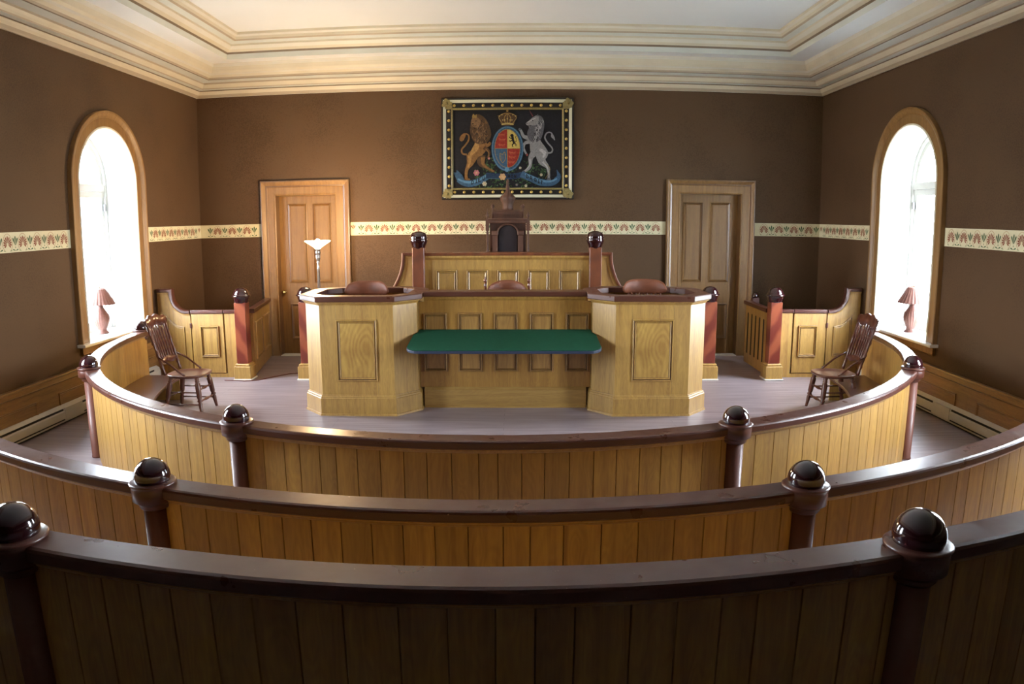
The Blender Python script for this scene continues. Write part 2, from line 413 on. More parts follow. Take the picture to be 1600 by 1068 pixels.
mb = wall(MPB, -W, W, 0, 4.18, [([(a, 2.2), (b, 2.2)], 0) for a, b in DOORX])
mb.mats = ['wallpaper_brown']
struct(mb, 'wall_back')
mb = MB(); mb.box(-W, W, Y0-.1, Y0, 0, 4.18, 'wallpaper_brown'); struct(mb, 'wall_front')

# cornice, swept round the room with mitred corners
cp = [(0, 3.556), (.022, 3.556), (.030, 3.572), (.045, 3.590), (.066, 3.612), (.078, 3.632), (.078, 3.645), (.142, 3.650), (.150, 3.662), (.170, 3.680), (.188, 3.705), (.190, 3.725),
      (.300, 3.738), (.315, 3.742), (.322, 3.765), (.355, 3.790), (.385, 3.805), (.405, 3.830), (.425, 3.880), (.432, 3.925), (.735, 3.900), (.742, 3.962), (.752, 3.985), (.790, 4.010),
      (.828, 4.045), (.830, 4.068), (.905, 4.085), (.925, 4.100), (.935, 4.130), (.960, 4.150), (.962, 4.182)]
cm = ['cream_pale', 'cream_tan', 'cream_tan', 'cream', 'cream', 'cornice_shadow', 'fascia_grey', 'cream_tan', 'cream', 'cream', 'cream_tan', 'fascia_grey', 'cornice_shadow', 'cream_tan', 'cream', 'cream_pale', 'cream', 'cream', 'cream_pale', 'ceiling_white',
      'fascia_grey', 'cornice_shadow', 'cream', 'cream_pale', 'cream', 'fascia_grey', 'cream_tan', 'cream', 'cream_pale', 'cream']
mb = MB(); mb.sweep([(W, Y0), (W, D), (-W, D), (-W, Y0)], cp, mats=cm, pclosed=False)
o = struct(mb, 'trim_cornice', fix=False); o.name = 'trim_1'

# stencilled palmette border paper on the three walls
BZ0, BZ1 = 1.6455, 1.8216; PER = .2135
def border(mb, mp, a0, a1, ph):
    h = BZ1-BZ0
    mb.prism([(a0, BZ0), (a1, BZ0), (a1, BZ1), (a0, BZ1)], .0, .0012, 'paper_cream', mp=mp)
    def leaf(cx_, cz_, ang, l, wd, mat, d=.0022):
        ca, sa = cos(ang), sin(ang); P = []
        for u, v in ((0, .08), (.4, .32), (.72, .52), (.92, .35), (1, 0), (.92, -.35), (.72, -.52), (.4, -.32), (0, -.08)):
            x_, z_ = u*l, v*wd; P.append(mp(cx_+x_*sa+z_*ca, cz_+x_*ca-z_*sa, d))
        mb.face(P, mat)
    k = math.ceil((a0-ph)/PER*2)
    while ph+k*PER/2 < a1:
        c = ph+k*PER/2
        if c-a0 < .035 or a1-c < .035: k += 1; continue
        if k % 2 == 0:
            full = c-a0 > .075 and a1-c > .075
            zb = BZ0+.074
            for j in range(-5, 6):
                ang = j*.43; r1 = .071-.012*min(abs(j)/3, 1)
                if abs(ang) > 1.8: r1 = .052
                if not full and abs(r1*sin(ang)) > .03: continue
                leaf(c+.011*sin(ang), zb+.011*cos(ang), ang, r1-.011, .0155, 'motif_rust')
            if full:
                pts = []
                for i in range(21):
                    a_ = -2.6+5.2*i/20; q_ = abs(cos(a_/2))**8; pts.append((c+.068*sin(a_), zb+(.068+.022*q_)*cos(a_)))
                mb.sweep(pts, [(-.0015, .0012), (.0015, .0012), (.0015, .0024), (-.0015, .0024)], mp=mp, mat='motif_line')
                for sg in (-1, 1): leaf(c+sg*.025, BZ0+.010, sg*1.3, .035, .010, 'motif_sage')
        else:
            zb = BZ0+.062
            for x_, ang, l in ((0, 0, .082), (.004, .42, .072), (-.004, -.42, .072)):
                if min(c-a0, a1-c) < .045 and x_: continue
                leaf(c+x_, zb, ang, l, .017, 'motif_green')
            leaf(c, BZ0+.052, pi, .016, .010, 'motif_green')
            for ang in (1.25, -1.25):
                if min(c-a0, a1-c) < .05: continue
                leaf(c, BZ0+.014, ang, .040, .012, 'motif_green')
        k += 1
mb = MB()
for a0, a1 in ((-W, -3.36), (-2.14, 2.1), (3.33, W)): border(mb, MPB, a0, a1, .045)
struct(mb, 'trim_2', fix=False)
for i, (mp, s) in enumerate(((MPL, -1), (MPR, 1))):
    mb = MB()
    cs = sorted(yc for yc, _ in WIN)
    segs = [(Y0, cs[0]-.77), (cs[0]+.77, cs[1]-.77), (cs[1]+.80, D-.003)]
    for a0, a1 in segs: border(mb, mp, a0, a1, .07)
    struct(mb, 'trim_%d' % (3+i), fix=False)

# wainscot under a moulded rail on the side walls
def wainscot(mb, mp, a0, a1):
    mb.prism([(a0, 0), (a1, 0), (a1, .39), (a0, .39)], 0, .02, 'oak_aged', mp=mp)
    mb.sweep([(a0, .385), (a1, .385)], [(0, 0), (0, .034), (.012, .040), (.014, .030), (.055, .030), (.062, .038), (.078, .036), (.080, 0)], mp=mp, mat='oak_aged')
    y = a0+.25
    while y+1.1 < a1:
        P = [(y, .10), (y+1.1, .10), (y+1.1, .29), (y, .29)]
        mb.sweep(P, [(0, .02), (0, .032), (.012, .030), (.02, .021), (.02, .02)], mp=mp, closed=True, mat='oak_aged')
        y += 1.45
for mp, nm in ((MPL, 'baseboard_left'), (MPR, 'baseboard_right')):
    mb = MB(); wainscot(mb, mp, Y0, D); struct(mb, nm)
mb = MB()
for a0, a1 in ((-W+.02, -3.37), (-2.13, 2.09), (3.34, W-.02)):
    mb.prism([(a0, 0), (a1, 0), (a1, .39), (a0, .39)], 0, .02, 'oak_aged', mp=MPB)
    mb.sweep([(a0, .385), (a1, .385)], [(0, 0), (0, .034), (.012, .040), (.055, .030), (.078, .036), (.080, 0)], mp=MPB, mat='oak_aged')
struct(mb, 'baseboard_back')

# arched windows
wi = 0
for s, mp in ((-1, MPL), (1, MPR)):
    for yc, _ in WIN:
        wi += 1
        root = bpy.data.objects.new('window_%d' % wi, None); col.objects.link(root); root['kind'] = 'structure'
        A = arch(yc, WHW, WSPR, 40)
        path = [(A[0][0], WSILL)]+A+[(A[-1][0], WSILL)]
        mb = MB()   # moulded casing (offset positive = outwards)
        pr = [(-.008, 0), (-.008, .020), (.004, .026), (.012, .022), (.016, .016), (.105, .016), (.112, .024), (.125, .030), (.150, .048), (.160, .052), (.178, .052), (.182, .046), (.182, 0)]
        ms_ = ['cream', 'cream', 'cream', 'cream', 'oak_case', 'oak_case', 'oak_case', 'oak_case', 'oak_case', 'oak_case', 'oak_case', 'oak_case', 'oak_case']
        ms_ = [x if x != 'oak_case' else 'oak_orange' for x in ms_]
        mb.sweep(path, pr, mp=mp, mats=ms_)
        mb.build('casing', 'oak_orange', root)
        mb = MB()
        mb.sweep([(yc-WHW-.21, WSILL-.03), (yc+WHW+.21, WSILL-.03)], [(0, -RD+.06), (0, .085), (.006, .092), (.022, .092), (.030, .085), (.030, -RD+.06)], mp=mp, mat='cream_pale')
        # narrower inside the reveal: the board fills the opening
        mb.build('sill', 'cream_pale', root)
        mb = MB(); a0, a1 = yc-WHW-.16, yc+WHW+.16
        mb.prism([(a0, .575), (a1, .575), (a1, .65), (a0, .65)], 0, .03, 'oak_orange', mp=mp)
        mb.sweep([(a0, .56), (a1, .56)], [(0, 0), (0, .018), (.012, .036), (.02, .03), (.02, 0)], mp=mp, mat='oak_orange')
        mb.build('apron', 'oak_orange', root)
        # sash: arched frame, transom, casement, glazing
        hw = WHW-.02; d0, d1 = -RD+.0, -RD+.06
        B = arch(yc, hw, WSPR, 32); pth = [(B[0][0], WSILL)]+B+[(B[-1][0], WSILL)]
        mb = MB()
        mb.sweep(pth, [(0, d0), (0, d1+.02), (-.035, d1+.02), (-.040, d1), (-.085, d1-.005), (-.085, d0)], mp=mp, mat='sash_white')
        mb.prism([(yc-hw, WSILL), (yc+hw, WSILL), (yc+hw, WSILL+.1), (yc-hw, WSILL+.1)], d0, d1, 'sash_white', mp=mp)
        mb.build('frame', 'sash_white', root)
        mb = MB(); mb.prism([(yc-hw+.03, 2.17), (yc+hw-.03, 2.17), (yc+hw-.03, 2.235), (yc-hw+.03, 2.235)], d0, d1+.005, 'sash_white', mp=mp)
        mb.prism([(yc-hw+.03, 2.240), (yc+hw-.03, 2.240), (yc+hw-.03, 2.32), (yc-hw+.03, 2.32)], d0, d1+.015, 'sash_white', mp=mp)
        mb.build('transom', 'sash_white', root)
        mb = MB(); mb.prism(pth, d0+.02, d0+.024, 'window_glass', mp=mp); mb.build('pane', 'window_glass', root)
        mb = MB(); mb.prism([(yc+hw-.065, 2.02), (yc+hw-.045, 2.02), (yc+hw-.045, 2.10), (yc+hw-.065, 2.10)], d1, d1+.03, 'iron', mp=mp); mb.build('latch', 'iron', root)

# doors
di = 0
for (a, b), (ca, cb), knob in ((DOORX[0], (-3.364, -2.142), True), (DOORX[1], (2.098, 3.331), False)):
    di += 1
    root = bpy.data.objects.new('door_%d' % di, None); col.objects.link(root); root['kind'] = 'structure'
    mb = MB()
    pth = [(a, 0), (a, 2.2), (b, 2.2), (b, 0)]; wl = a-ca
    pr = [(-.006, -.20), (-.006, .016), (.006, .022), (.020, .018), (.105, .018), (.112, .026), (.130, .032), (wl-.035, .050), (wl-.02, .056), (wl-.008, .056), (wl-.004, .048), (wl-.004, 0), (0, 0), (0, -.20)]
    mb.sweep(pth, pr, mp=MPB, mats=['oak_line']+['oak_orange']*4+['oak_line']+['oak_orange']*2+['oak_line']+['oak_orange']*4+['oak_line']); mb.build('casing', 'oak_orange', root)
    dl = -.14; w_ = b-a
    mb = MB(); g = MPB
    mb.prism([(a, 0), (b, 0), (b, 2.2), (a, 2.2)], dl-.03, dl-.01, 'oak_orange', mp=g)
    xs = [a, a+.125, a+.40, a+.475, b-.10, b] if di == 1 else [a, a+.075, a+.355, a+.450, b-.11, b]
    zs = [0, .215, .712, 1.0, 2.09, 2.2]
    for x0, x1 in ((xs[0], xs[1]), (xs[2], xs[3]), (xs[4], xs[5])): mb.prism([(x0, 0), (x1, 0), (x1, 2.2), (x0, 2.2)], dl-.01, dl+.008, 'oak_orange', mp=g)
    for z0, z1 in ((zs[0], zs[1]), (zs[2], zs[3]), (zs[4], zs[5])):
        for x0, x1 in ((xs[1]+.001, xs[2]-.001), (xs[3]+.001, xs[4]-.001)): mb.prism([(x0, z0), (x1, z0), (x1, z1), (x0, z1)], dl-.01, dl+.0075, 'oak_orange', mp=g)
    lf = mb.build('door_leaf', 'oak_orange', root)
    for x0, x1 in ((xs[1], xs[2]), (xs[3], xs[4])):
        for z0, z1 in ((zs[1], zs[2]), (zs[3], zs[4])):
            mb = MB()
            mb.sweep([(x0, z0), (x0, z1), (x1, z1), (x1, z0)][::-1], [(-.002, dl-.01), (-.002, dl+.014), (.010, dl+.018), (.022, dl+.006), (.034, dl-.004), (.036, dl-.01)], mp=g, closed=True, mats=['oak_line', 'oak_orange', 'oak_line', 'oak_orange', 'oak_line', 'oak_line'])
            mb.prism([(x0+.05, z0+.05), (x1-.05, z0+.05), (x1-.05, z1-.05), (x0+.05, z1-.05)], dl-.011, dl-.004, 'oak_orange', mp=g)
            mb.build('door_panel', 'oak_orange', lf)
    if knob:
        mb = MB(); R_ = Matrix.Rotation(pi/2, 3, 'X')
        mb.lathe([(.028, 0), (.028, .004), (.012, .008), (.010, .03), (.020, .036), (.029, .05), (.029, .06), (.02, .074), (.004, .079)], (a+.045, D-dl-.008, .872), 20, 'brass', axis=R_)
        mb.build('door_knob', 'brass', lf)
    mb = MB(); mb.box(a-.05, b+.05, D+.171, D+.25, 0, 2.3, 'door_backing'); mb.box(a, b, D-.03, D+.12, 0, .012, 'cream_pale'); mb.build('threshold', 'cream_pale', root)  # dark box closes the opening behind the leaf; pale strip is the threshold

# raised floor behind the front screen (platform of the clerk and the judge)
mb = MB(); mb.box(-.84, .84, 7.30, 8.30, 0, .24, 'floor_boards'); o = struct(mb, 'floor_platform')
mb = MB(); mb.box(-1.0, 1.0, 8.60, 9.90, 0, .52, 'floor_boards'); o = struct(mb, 'floor_dais')

# ------------------------------------------------------------ pieces shared by the joinery
def raised_panel(mb, mp, x0, x1, z0, z1, mat='oak', d=0., field='oak_figured', mw=.03):
    mb.sweep([(x0, z0), (x0, z1), (x1, z1), (x1, z0)][::-1],
             [(-.006, d), (-.006, d+.0015), (-.002, d+.002), (-.002, d+.013), (.003, d+.020), (.010, d+.018), (.012, d+.006), (.016, d+.005), (.022, d+.012), (mw-.003, d+.003), (mw, d+.0025), (mw, d)], mp=mp, closed=True,
             mats=['oak_line', 'oak_line', mat, mat, mat, 'oak_line', 'oak_line', mat, mat, 'oak_line', 'oak_line', mat])
    mb.prism([(x0+mw-.002, z0+mw-.002), (x1-mw+.002, z0+mw-.002), (x1-mw+.002, z1-mw+.002), (x0+mw-.002, z1-mw+.002)], d-.001, d+.0015, field, mp=mp)
def P3(cx_, r, a): return (CX+r*sin(a)+cx_, CY-r*cos(a))

def dome_post(parent, x, y, z, shaft=True, face=0.):
    """newel of the curved rows: half-round shaft, collar, glossy domed finial"""
    mb = MB()
    mb.lathe([(.052, 0), (.052, .012), (.049, .02), (.049, z-.085)], (0, 0, 0), 24, 'rail_post')
    post = mb.build('post', 'rail_post', parent, loc=(x, y, 0))
    mb = MB()
    mb.lathe([(.049, z-.100), (.058, z-.096), (.064, z-.088), (.064, z-.078), (.072, z-.072), (.078, z-.066), (.088, z-.060), (.089, z-.012), (.086, z-.002), (.094, z+.004), (.096, z+.010), (.090, z+.015), (.060, z+.016)], n=36, mat='rail')
    mb.build('collar', 'rail', post)
    mb = MB(); R = .074; pr = [(.066, z+.012), (.069, z+.014)]
    for i in range(15):
        a = -.25+(pi/2+.25)*i/14; pr.append((max(R*cos(a), .001), z+.034+R*sin(a)))
    mb.lathe(pr, n=36, mat='finial'); mb.build('finial', 'finial', post)
    return post

def arc_row(name, label, R, z, amax, posts, gr, plain_inner=True):
    root = thing(name, label, 'partition', (CX, CY-R, 0), 0, gr)
    inv = Matrix.Translation((-CX, -(CY-R), 0))
    def mk(): m_ = MB(); m_.T = inv; return m_
    # boards
    mb = mk(); a = -amax; zb = z-.045
    ro, ri = R+.018, R-.030
    while a < amax-1e-4:
        wd = random.choice((.098, .118, .122, .128, .140))/R; b = min(a+wd, amax)
        if amax-b < .04/R: b = amax
        t_ = random.random(); g = .0028/ro
        aa = [a+g]+[a+g+(b-a-2*g)*k/3 for k in (1, 2)]+[b-g]
        for p, q in zip(aa, aa[1:]):
            mb.face([(*P3(0, ro, p), 0), (*P3(0, ro, q), 0), (*P3(0, ro, q), zb), (*P3(0, ro, p), zb)], 'oak_board', tone=t_)
        for p, q, r0, r1 in ((a, a+g, ro-.006, ro), (b-g, b, ro, ro-.006)):
            mb.face([(*P3(0, r0, p), 0), (*P3(0, r1, q), 0), (*P3(0, r1, q), zb), (*P3(0, r0, p), zb)], 'oak_board', tone=t_*.3)
        mb.face([(*P3(0, ri, a), 0), (*P3(0, ri, b), 0), (*P3(0, ri, b), zb), (*P3(0, ri, a), zb)], 'oak_board', tone=.55)
        for zz in (0, zb): mb.face([(*P3(0, ri, a), zz), (*P3(0, ri, b), zz), (*P3(0, ro-.006, b), zz), (*P3(0, ro-.006, a), zz)], 'oak_board', tone=.4)
        a = b
    for a_ in (-amax, amax): mb.face([(*P3(0, ri, a_), 0), (*P3(0, ro-.006, a_), 0), (*P3(0, ro-.006, a_), zb), (*P3(0, ri, a_), zb)], 'oak_board', tone=.45)
    mb.build('boarding', 'oak_board', root, fix=False)
    n = int(amax*2*R/.05); A = aset(-amax, amax, n)
    mb = mk(); path = [P3(0, R, a) for a in A]   # left normal of this path points to the centre
    mb.sweep(path, [(.060, z-.006), (.054, z), (-.052, z), (-.062, z-.004), (-.066, z-.012), (-.064, z-.040), (-.058, z-.046), (.054, z-.046), (.060, z-.040)], mat='rail', smooth=False)
    mb.build('cap_rail', 'rail', root)
    mb = mk()
    mb.sweep(path, [(-.016, z-.047), (-.050, z-.047), (-.050, z-.053), (-.043, z-.058), (-.036, z-.066), (-.026, z-.074), (-.016, z-.078)], mat='oak', smooth=False)
    mb.sweep(path, [(.029, z-.047), (.050, z-.047), (.046, z-.056), (.030, z-.068)], mat='oak', smooth=False)
    mb.build('moulding', 'oak', root)
    for x, y in posts:
        a = atan2(x-CX, CY-y)
        p = P3(0, R+.026, a)
        dome_post(root, p[0]-CX, p[1]-(CY-R), z)
    return root, mk

G = 'curved rows of boarded partition'
row1, mk1 = arc_row('pew_partition', 'curved boarded yellow partition nearest the desks, brown cap rail with six domed posts', 3.845, .7255, 1.555,
               [(-1.43, 3.94), (1.32, 3.90), (-3.237, 5.42), (3.205, 5.40), (-3.875, 7.44), (3.815, 7.43)], G)
row2, _ = arc_row('pew_partition', 'middle curved boarded partition, its brown rail crossing behind the frontmost one', 4.965, .807, .93,
               [(-1.326, 2.71), (1.256, 2.71), P3(0, 4.965, -.925), P3(0, 4.965, .925)], G)
row3, _ = arc_row('pew_partition', 'dark curved boarded partition closest to the viewer along the bottom of the photo', 5.847, .9725, .745,
               [P3(0, 5.847, -.2150), P3(0, 5.847, .2146), P3(0, 5.847, -.74), P3(0, 5.847, .74)], G)
# the bench seat along the inside of the first row
mb = mk1(); A = aset(-1.535, 1.535, 120)
mb.sweep([P3(0, 3.6, a) for a in A], [(.20, .243), (.205, .250), (.195, .258), (-.21, .258), (-.21, .225), (.195, .225), (.205, .233)], mat='mahogany')
mb.build('bench_seat', 'mahogany', row1)
for a in (-1.525, 1.525):
    mb = mk1()
    p0, p1 = P3(0, 3.42, a), P3(0, 3.80, a); d = .02*(1 if a < 0 else -1)
    q0, q1 = P3(0, 3.42, a+d/3.4), P3(0, 3.80, a+d/3.4)
    mb.prism([p0, p1, q1, q0], 0, .225, 'oak'); mb.build('bench_end', 'oak', row1)

# ------------------------------------------------------------ the two eight-sided desks and the screen between
def octo(x0, x1, y0, y1, c, e=0.):
    x0 -= e; x1 += e; y0 -= e; y1 += e; c += e*.586
    return [(x0+c, y0), (x1-c, y0), (x1, y0+c), (x1, y1-c), (x1-c, y1), (x0+c, y1), (x0, y1-c), (x0, y0+c)]
def desk(xc, label, sgn):
    root = thing('eight_sided_desk', label, 'desk', (xc, 7.28, 0), 0, 'pair of eight-sided desks')
    hw, hd, c = .448, .47, .098
    X0, X1, YA, YB = -.448, .448, -.47, .47
    c = .19
    O_ = octo(X0, X1, YA, YB, c)
    O_ = [(-.352, YA), (.352, YA), (.545, YA+.225), (.545, YB-.19), (.36, YB), (-.36, YB), (-.545, YB-.19), (-.545, YA+.225)]
    mb = MB()
    mb.sweep(O_, [(0, 0), (.022, 0), (.022, 1.085), (0, 1.085)], closed=True, mat='oak')      # walls of the pen
    body = mb.build('body', 'oak', root)
    # stiles and rails on the front face
    f = lambda a, b, c_: (a, YA-c_, b)
    mb = MB()
    for x0, x1, z0, z1 in ((-.350, -.195, .19, 1.06), (.195, .350, .19, 1.06), (-.193, .193, .918, 1.06), (-.193, .193, .19, .333)):
        mb.prism([(x0, z0), (x1, z0), (x1, z1), (x0, z1)], 0, .004, 'oak', mp=f)
    for x0 in (-.1945, .1935): mb.prism([(x0, .19), (x0+.0012, .19), (x0+.0012, 1.06), (x0, 1.06)], 0, .0015, 'oak_line', mp=f)
    mb.build('front_frame', 'oak', root)
    mb = MB(); raised_panel(mb, f, -.192, .192, .334, .917, d=.002, mw=.034); mb.build('front_panel', 'oak', root)
    mb = MB()   # skirting with a moulded top
    ctr = [(0, 0)]
    R_ = O_[::-1]
    mb.sweep(R_, [(0, 0), (.040, 0), (.036, .018), (.028, .022), (.026, .165), (.020, .172), (.018, .182), (.010, .190), (.008, .198), (0, .200)], closed=True, mat='oak')
    mb.build('skirting', 'oak', root)
    mb = MB()
    mb.sweep(R_, [(0, 1.050), (.006, 1.052), (.010, 1.060), (.022, 1.072), (.034, 1.078), (.036, 1.086), (0, 1.086)], closed=True, mat='oak')
    mb.build('neck_moulding', 'oak', root)
    mb = MB()
    mb.sweep(R_, [(.046, 1.087), (.052, 1.093), (.052, 1.132), (.046, 1.140), (-.085, 1.140), (-.09, 1.134), (-.09, 1.087)], closed=True, mat='rail')
    mb.build('cap_rail', 'rail', root)
    mb = MB(); I_ = [(x*.93, y*.93) for x, y in O_]
    mb.prism(I_, .22, .25, 'floor_boards'); mb.build('raised_floor', 'floor_boards', root)
    mb = MB(); mb.prism([(-.30, YA+.03), (.30, YA+.03), (.40, YA+.22), (-.40, YA+.22)], .93, .955, 'seat_wood'); mb.build('writing_shelf', 'seat_wood', root)
    return root
desk(-1.385, 'eight-sided yellow oak-grained desk nearer the lit floor lamp, brown cap', -1)
desk(1.385, 'eight-sided yellow oak-grained desk on the side away from the floor lamp', 1)

root = thing('front_screen', 'long panelled oak screen between the two eight-sided desks, behind the green leaf', 'partition', (0, 7.15, 0))
f = lambda a, b, c_: (a, -c_, b)
mb = MB(); h_ = [(.792, 0), (.792, .202), (.836, .202), (.836, 1.047), (.786, 1.047), (.786, 1.10)]
mb.prism(h_+[(-a, b) for a, b in h_[::-1]], -.05, 0, 'oak_screen', mp=f); mb.build('panel_board', 'oak', root)
for x0, x1 in ((-.790, -.566), (-.452, -.226), (-.103, .122), (.245, .468), (.594, .812)):
    mb = MB(); raised_panel(mb, f, x0, x1, .362, .932, mw=.03, field='oak_panel', mat='oak_panel'); mb.build('raised_panel', 'oak', root)
mb = MB(); mb.sweep([(-.795, 0), (.795, 0)][::-1], [(0, 0), (.034, 0), (.030, .016), (.024, .02), (.022, .175), (.012, .188), (.008, .2), (0, .205)], mat='oak_flat', mp=lambda a, b, c_: (a, b, c_)); mb.build('skirting', 'oak_flat', root)
mb = MB(); mb.sweep([(-.782, 0), (.782, 0)][::-1], [(0, 1.06), (.008, 1.066), (.020, 1.080), (.026, 1.092), (.026, 1.10), (0, 1.10)], mat='oak'); mb.build('neck_moulding', 'oak', root)
mb = MB(); mb.bevbox(-.786, .786, -.055, .16, 1.10, 1.148, .006, 'rail'); mb.build('cap_rail', 'rail', root)

# hinged leaf covered in green baize
root = thing('baize_leaf', 'green baize-covered leaf sloping out from the oak screen between the desks', 'table', (0, 7.11, 0))
def leaf_poly(e=0):
    P = [(-.835+e, 0), (-.835+e, -.08), (-.872+e, -.16)]
    for k in range(7):
        a = pi+pi/2*k/6; P.append((-.885+e+.11+(.11)*cos(a), -.60+e+.11+.11*sin(a)))
    return P+[(-x, y) for x, y in P[::-1]]
def slope(z): return lambda a, b, c_: (a, b*.985, z+b*.172+c_)
mb = MB(); mb.prism(leaf_poly(.004), -.006, 0, 'green_baize', mp=slope(.781)); mb.build('baize_top', 'green_baize', root, bevel=.003)
mb = MB(); mb.prism(leaf_poly(0), -.034, -.0065, 'blue_edge', mp=slope(.781)); mb.build('edge_board', 'blue_edge', root, bevel=.006)
for x in (-.50, .50):
    mb = MB(); mb.prism([(0, .66), (0, .742), (-.30, .690), (-.30, .672)], x-.015, x+.015, 'oak', mp=lambda a, b, c_: (c_, a, b)); mb.build('bracket', 'oak', root)

# ------------------------------------------------------------ square newels with acorn finials
def newel(x, y, label, stripe, h=.915, root=None, s=1., sub=True):
    par = root
    if root is None: par = thing('newel_post', label, 'post', (x, y, 0)); x = y = 0
    mb = MB()
    mb.bevbox(-.102*s, .102*s, -.102*s, .102*s, 0, .165, .006, 'oak'); mb.bevbox(-.090*s, .090*s, -.090*s, .090*s, .160, .195, .010, 'oak')
    mb.bevbox(-.112*s, .112*s, -.112*s, .112*s, 0, .018, .004, 'cream_pale')
    base = mb.build('newel_base', 'oak', par, loc=(x, y, 0))
    mb = MB(); mb.bevbox(-.070*s, .070*s, -.070*s, .070*s, .193, h, .006, stripe); mb.build('newel_shaft', stripe, par, loc=(x, y, 0))
    mb = MB()
    mb.lathe([(.050, h-.01), (.078, h-.004), (.082, h+.006), (.084, h+.02), (.094, h+.05), (.099, h+.066), (.110, h+.070), (.112, h+.078), (.110, h+.086), (.096, h+.090), (.094, h+.100), (.086, h+.125), (.070, h+.150), (.045, h+.168), (.002, h+.175)], n=32, mat='finial')
    mb.build('finial', 'finial', par, loc=(x, y, 0))
    return par
newel(-2.345, 8.45, 'square mahogany newel behind the desk with the floor lamp, dark ball finial', 'newel_stripe_left')
newel(2.345, 8.45, 'square mahogany newel behind the desk away from the lamp, dark ball finial', 'newel_stripe_right')

# ------------------------------------------------------------ judge's bench
root = thing('judges_bench', "raised yellow panelled judge's bench with flared sides and two tall mahogany newels", 'bench', (0, 8.5, 0))
f = lambda a, b, c_: (a, -c_, b)
mb = MB(); mb.box(-.95, .955, 0, .06, 0, 1.40, 'oak'); mb.build('front_board', 'oak', root)
for k in range(5):
    x0 = -.812+.352*k
    mb = MB(); raised_panel(mb, f, x0, x0+.240, .62, 1.262, mw=.036, field='oak'); mb.build('raised_panel', 'oak', root)
mb = MB(); mb.bevbox(-.95, .955, -.035, .20, 1.428, 1.462, .006, 'newel_dark'); mb.build('cap_rail', 'newel_dark', root)
mb = MB(); mb.sweep([(-.95, 0), (.955, 0)][::-1], [(0, 1.38), (.008, 1.385), (.016, 1.398), (.026, 1.405), (.026, 1.428), (-.06, 1.428), (-.06, 1.38)], mat='oak'); mb.build('neck_moulding', 'oak', root)
for sg, nx in ((-1, -1.005), (1, 1.003)):
    cv = []
    for i in range(13):
        u = i/12; z_ = 1.432-.86*u; cv.append((1.172+.092*((1.432-z_)/.337)**2.1, z_))
    P = [(1.06, 0), (cv[-1][0], 0)]+cv[::-1]+[(1.06, 1.432)]
    mb = MB(); mb.prism([(sg*a, b) for a, b in P], -.045, 0, 'oak', mp=f); wing = mb.build('flared_side', 'oak', root)
    mb = MB(); pth = [(sg*1.06, 1.432)]+[(sg*a, b) for a, b in cv]
    o_ = 1 if sg > 0 else -1
    mb.sweep(pth, [(0, -.055), (0, .016), (o_*.010, .020), (o_*.026, .020), (o_*.034, .012), (o_*.034, -.055)], mp=f, mat='newel_dark')
    mb.build('side_cap', 'newel_dark', wing)
    mb = MB(); mb.sweep([(sg*1.06, 1.415)]+[(sg*(a-.018), b-.017) for a, b in cv], [(0, 0), (0, .012), (-o_*.014, .008), (-o_*.014, 0)], mp=f, mat='oak'); mb.build('side_moulding', 'oak', wing)
    mb = MB(); mb.bevbox(-.068, .068, -.068, .068, 0, 1.525, .006, 'newel_dark'); nw = mb.build('newel', 'newel_dark', root, loc=(nx, -.03, 0))
    mb = MB(); h = 1.512
    mb.lathe([(.050, h-.01), (.070, h), (.074, h+.015), (.082, h+.035), (.095, h+.065), (.101, h+.085), (.100, h+.11), (.097, h+.115), (.099, h+.12), (.095, h+.145), (.084, h+.168), (.066, h+.184), (.05, h+.186), (.04, h+.192), (.02, h+.196), (.001, h+.197)], n=32, mat='finial')
    mb.build('finial', 'finial', nw)

